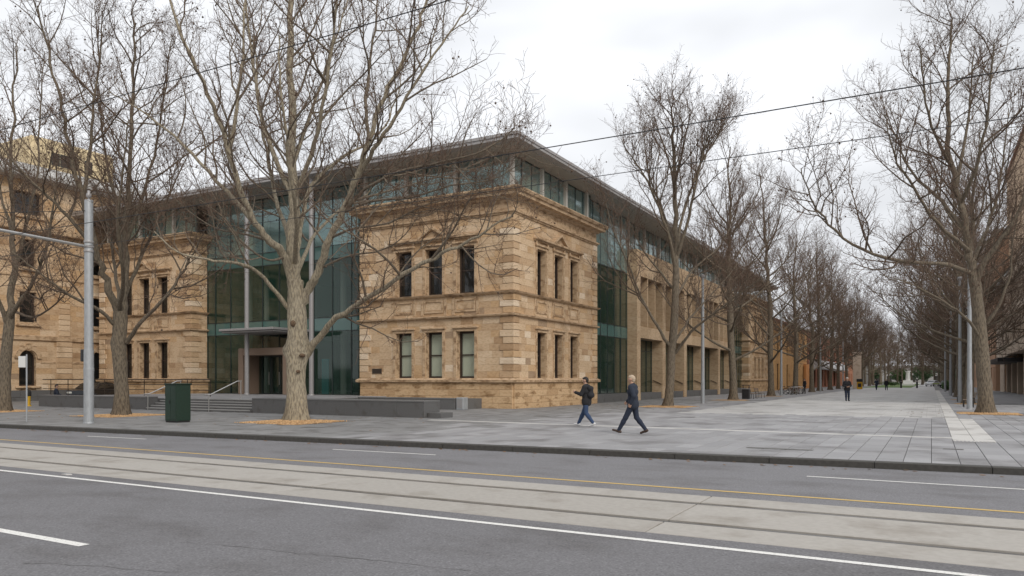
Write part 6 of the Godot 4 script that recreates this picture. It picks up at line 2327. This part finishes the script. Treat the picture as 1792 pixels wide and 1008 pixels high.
func make_people() -> void:
	var stride := {
		-1: [Vector3(-0.10, 0.50, -0.20), Vector3(-0.10, 0.115, -0.42), Vector3(-0.11, 0.12, -0.60), Vector3(-0.26, 1.14, 0.12), Vector3(-0.25, 0.93, 0.02)],
		1: [Vector3(0.10, 0.50, 0.07), Vector3(0.10, 0.14, 0.36), Vector3(0.11, 0.04, 0.20), Vector3(0.26, 1.15, -0.08), Vector3(0.23, 0.98, -0.26)], "lean": 0.04, "nod": 0.1}
	var stride2 := {
		-1: [Vector3(-0.10, 0.49, 0.02), Vector3(-0.10, 0.14, 0.30), Vector3(-0.11, 0.04, 0.14), Vector3(-0.26, 1.15, -0.10), Vector3(-0.20, 1.22, -0.34)],
		1: [Vector3(0.10, 0.50, -0.16), Vector3(0.10, 0.105, -0.36), Vector3(0.11, 0.08, -0.53), Vector3(0.27, 1.14, 0.08), Vector3(0.26, 0.93, 0.0)], "lean": 0.03, "nod": 0.2}
	var stand := {
		-1: [Vector3(-0.10, 0.49, -0.05), Vector3(-0.11, 0.09, 0.0), Vector3(-0.13, 0.035, -0.17), Vector3(-0.27, 1.14, 0.02), Vector3(-0.10, 1.08, -0.22)],
		1: [Vector3(0.10, 0.49, -0.10), Vector3(0.11, 0.09, -0.16), Vector3(0.12, 0.035, -0.33), Vector3(0.27, 1.14, 0.02), Vector3(0.10, 1.08, -0.22)], "nod": 0.35}
	var sit := {
		-1: [Vector3(-0.12, 0.46, -0.42), Vector3(-0.12, 0.09, -0.42), Vector3(-0.13, 0.035, -0.58), Vector3(-0.26, 0.72, -0.08), Vector3(-0.12, 0.60, -0.30)],
		1: [Vector3(0.12, 0.46, -0.42), Vector3(0.12, 0.09, -0.40), Vector3(0.13, 0.035, -0.56), Vector3(0.26, 0.72, -0.08), Vector3(0.12, 0.60, -0.30)], "drop": 0.44, "nod": 0.2}
	person("person with fair hair striding in a navy jacket and dark jeans", at(-7.85, PAVE, 21.6), PI / 2, 1.76, stride, {"skin": M.skin, "jacket": M.navy, "trousers": M.dark_jeans, "shoes": M.brown_shoe, "hair": M.fair_hair})
	person("person with dark hair, black top, backpack, blue jeans and white shoes", at(-10.5, PAVE, 24.2), PI / 2, 1.72, stride2, {"skin": M.skin, "jacket": M.black_cloth, "trousers": M.jeans, "shoes": M.white_shoe, "hair": M.dark_hair, "bag": M.black_cloth})
	person("grey haired person in dark clothes standing in the middle of the mall", at(-5.6, PAVE, 62.4), PI + 0.35, 1.80, stand, {"skin": M.skin, "jacket": M.black_cloth, "trousers": M.dark_jeans, "shoes": M.black_cloth, "hair": M.grey_hair}, 0.026)
	person("left of two distant people walking on the mall, in blue", at(-7.3, PAVE, 127.0), 0.3, 1.75, stride2, {"skin": M.skin, "jacket": M.navy, "trousers": M.dark_jeans, "shoes": M.black_cloth, "hair": M.dark_hair}, 0.035)
	person("right of two distant people walking on the mall, in black", at(-5.9, PAVE, 126.0), 0.1, 1.68, stride, {"skin": M.skin, "jacket": M.black_cloth, "trousers": M.dark_jeans, "shoes": M.black_cloth, "hair": M.fair_hair}, 0.035)
	person("person in dark clothes beside the parked bicycles", at(-12.8, PAVE, 92.5), 2.2, 1.72, stand, {"skin": M.skin, "jacket": M.black_cloth, "trousers": M.black_cloth, "shoes": M.black_cloth, "hair": M.dark_hair}, 0.035)
	person("person with dark hair seated behind the granite wall at left", at(-49.6, PAVE, 28.3), -0.6, 1.75, sit, {"skin": M.skin, "jacket": M.navy, "trousers": M.dark_jeans, "shoes": M.black_cloth, "hair": M.dark_hair}, 0.03)
	var o := thing("stone_bench", "low stone bench under the person behind the granite wall", "bench", at(-49.6, PAVE, 28.42))
	o.rotation.y = -0.6
	var m := MB.new()
	m.cbox(Vector3(-0.7, 0.0, -0.26), Vector3(0.7, 0.31, 0.26), 0.02)
	put(o, "block", m, M.dark_granite)
	m = MB.new()
	m.cbox(Vector3(-0.72, 0.31, -0.28), Vector3(0.72, 0.36, 0.28), 0.012)
	put(o, "top", m, M.ledge)

func _ready() -> void:
	R.seed = 20240
	make_view()
	make_materials()
	make_ground()
	make_buildings()
	make_trees()
	make_things()
	make_people()
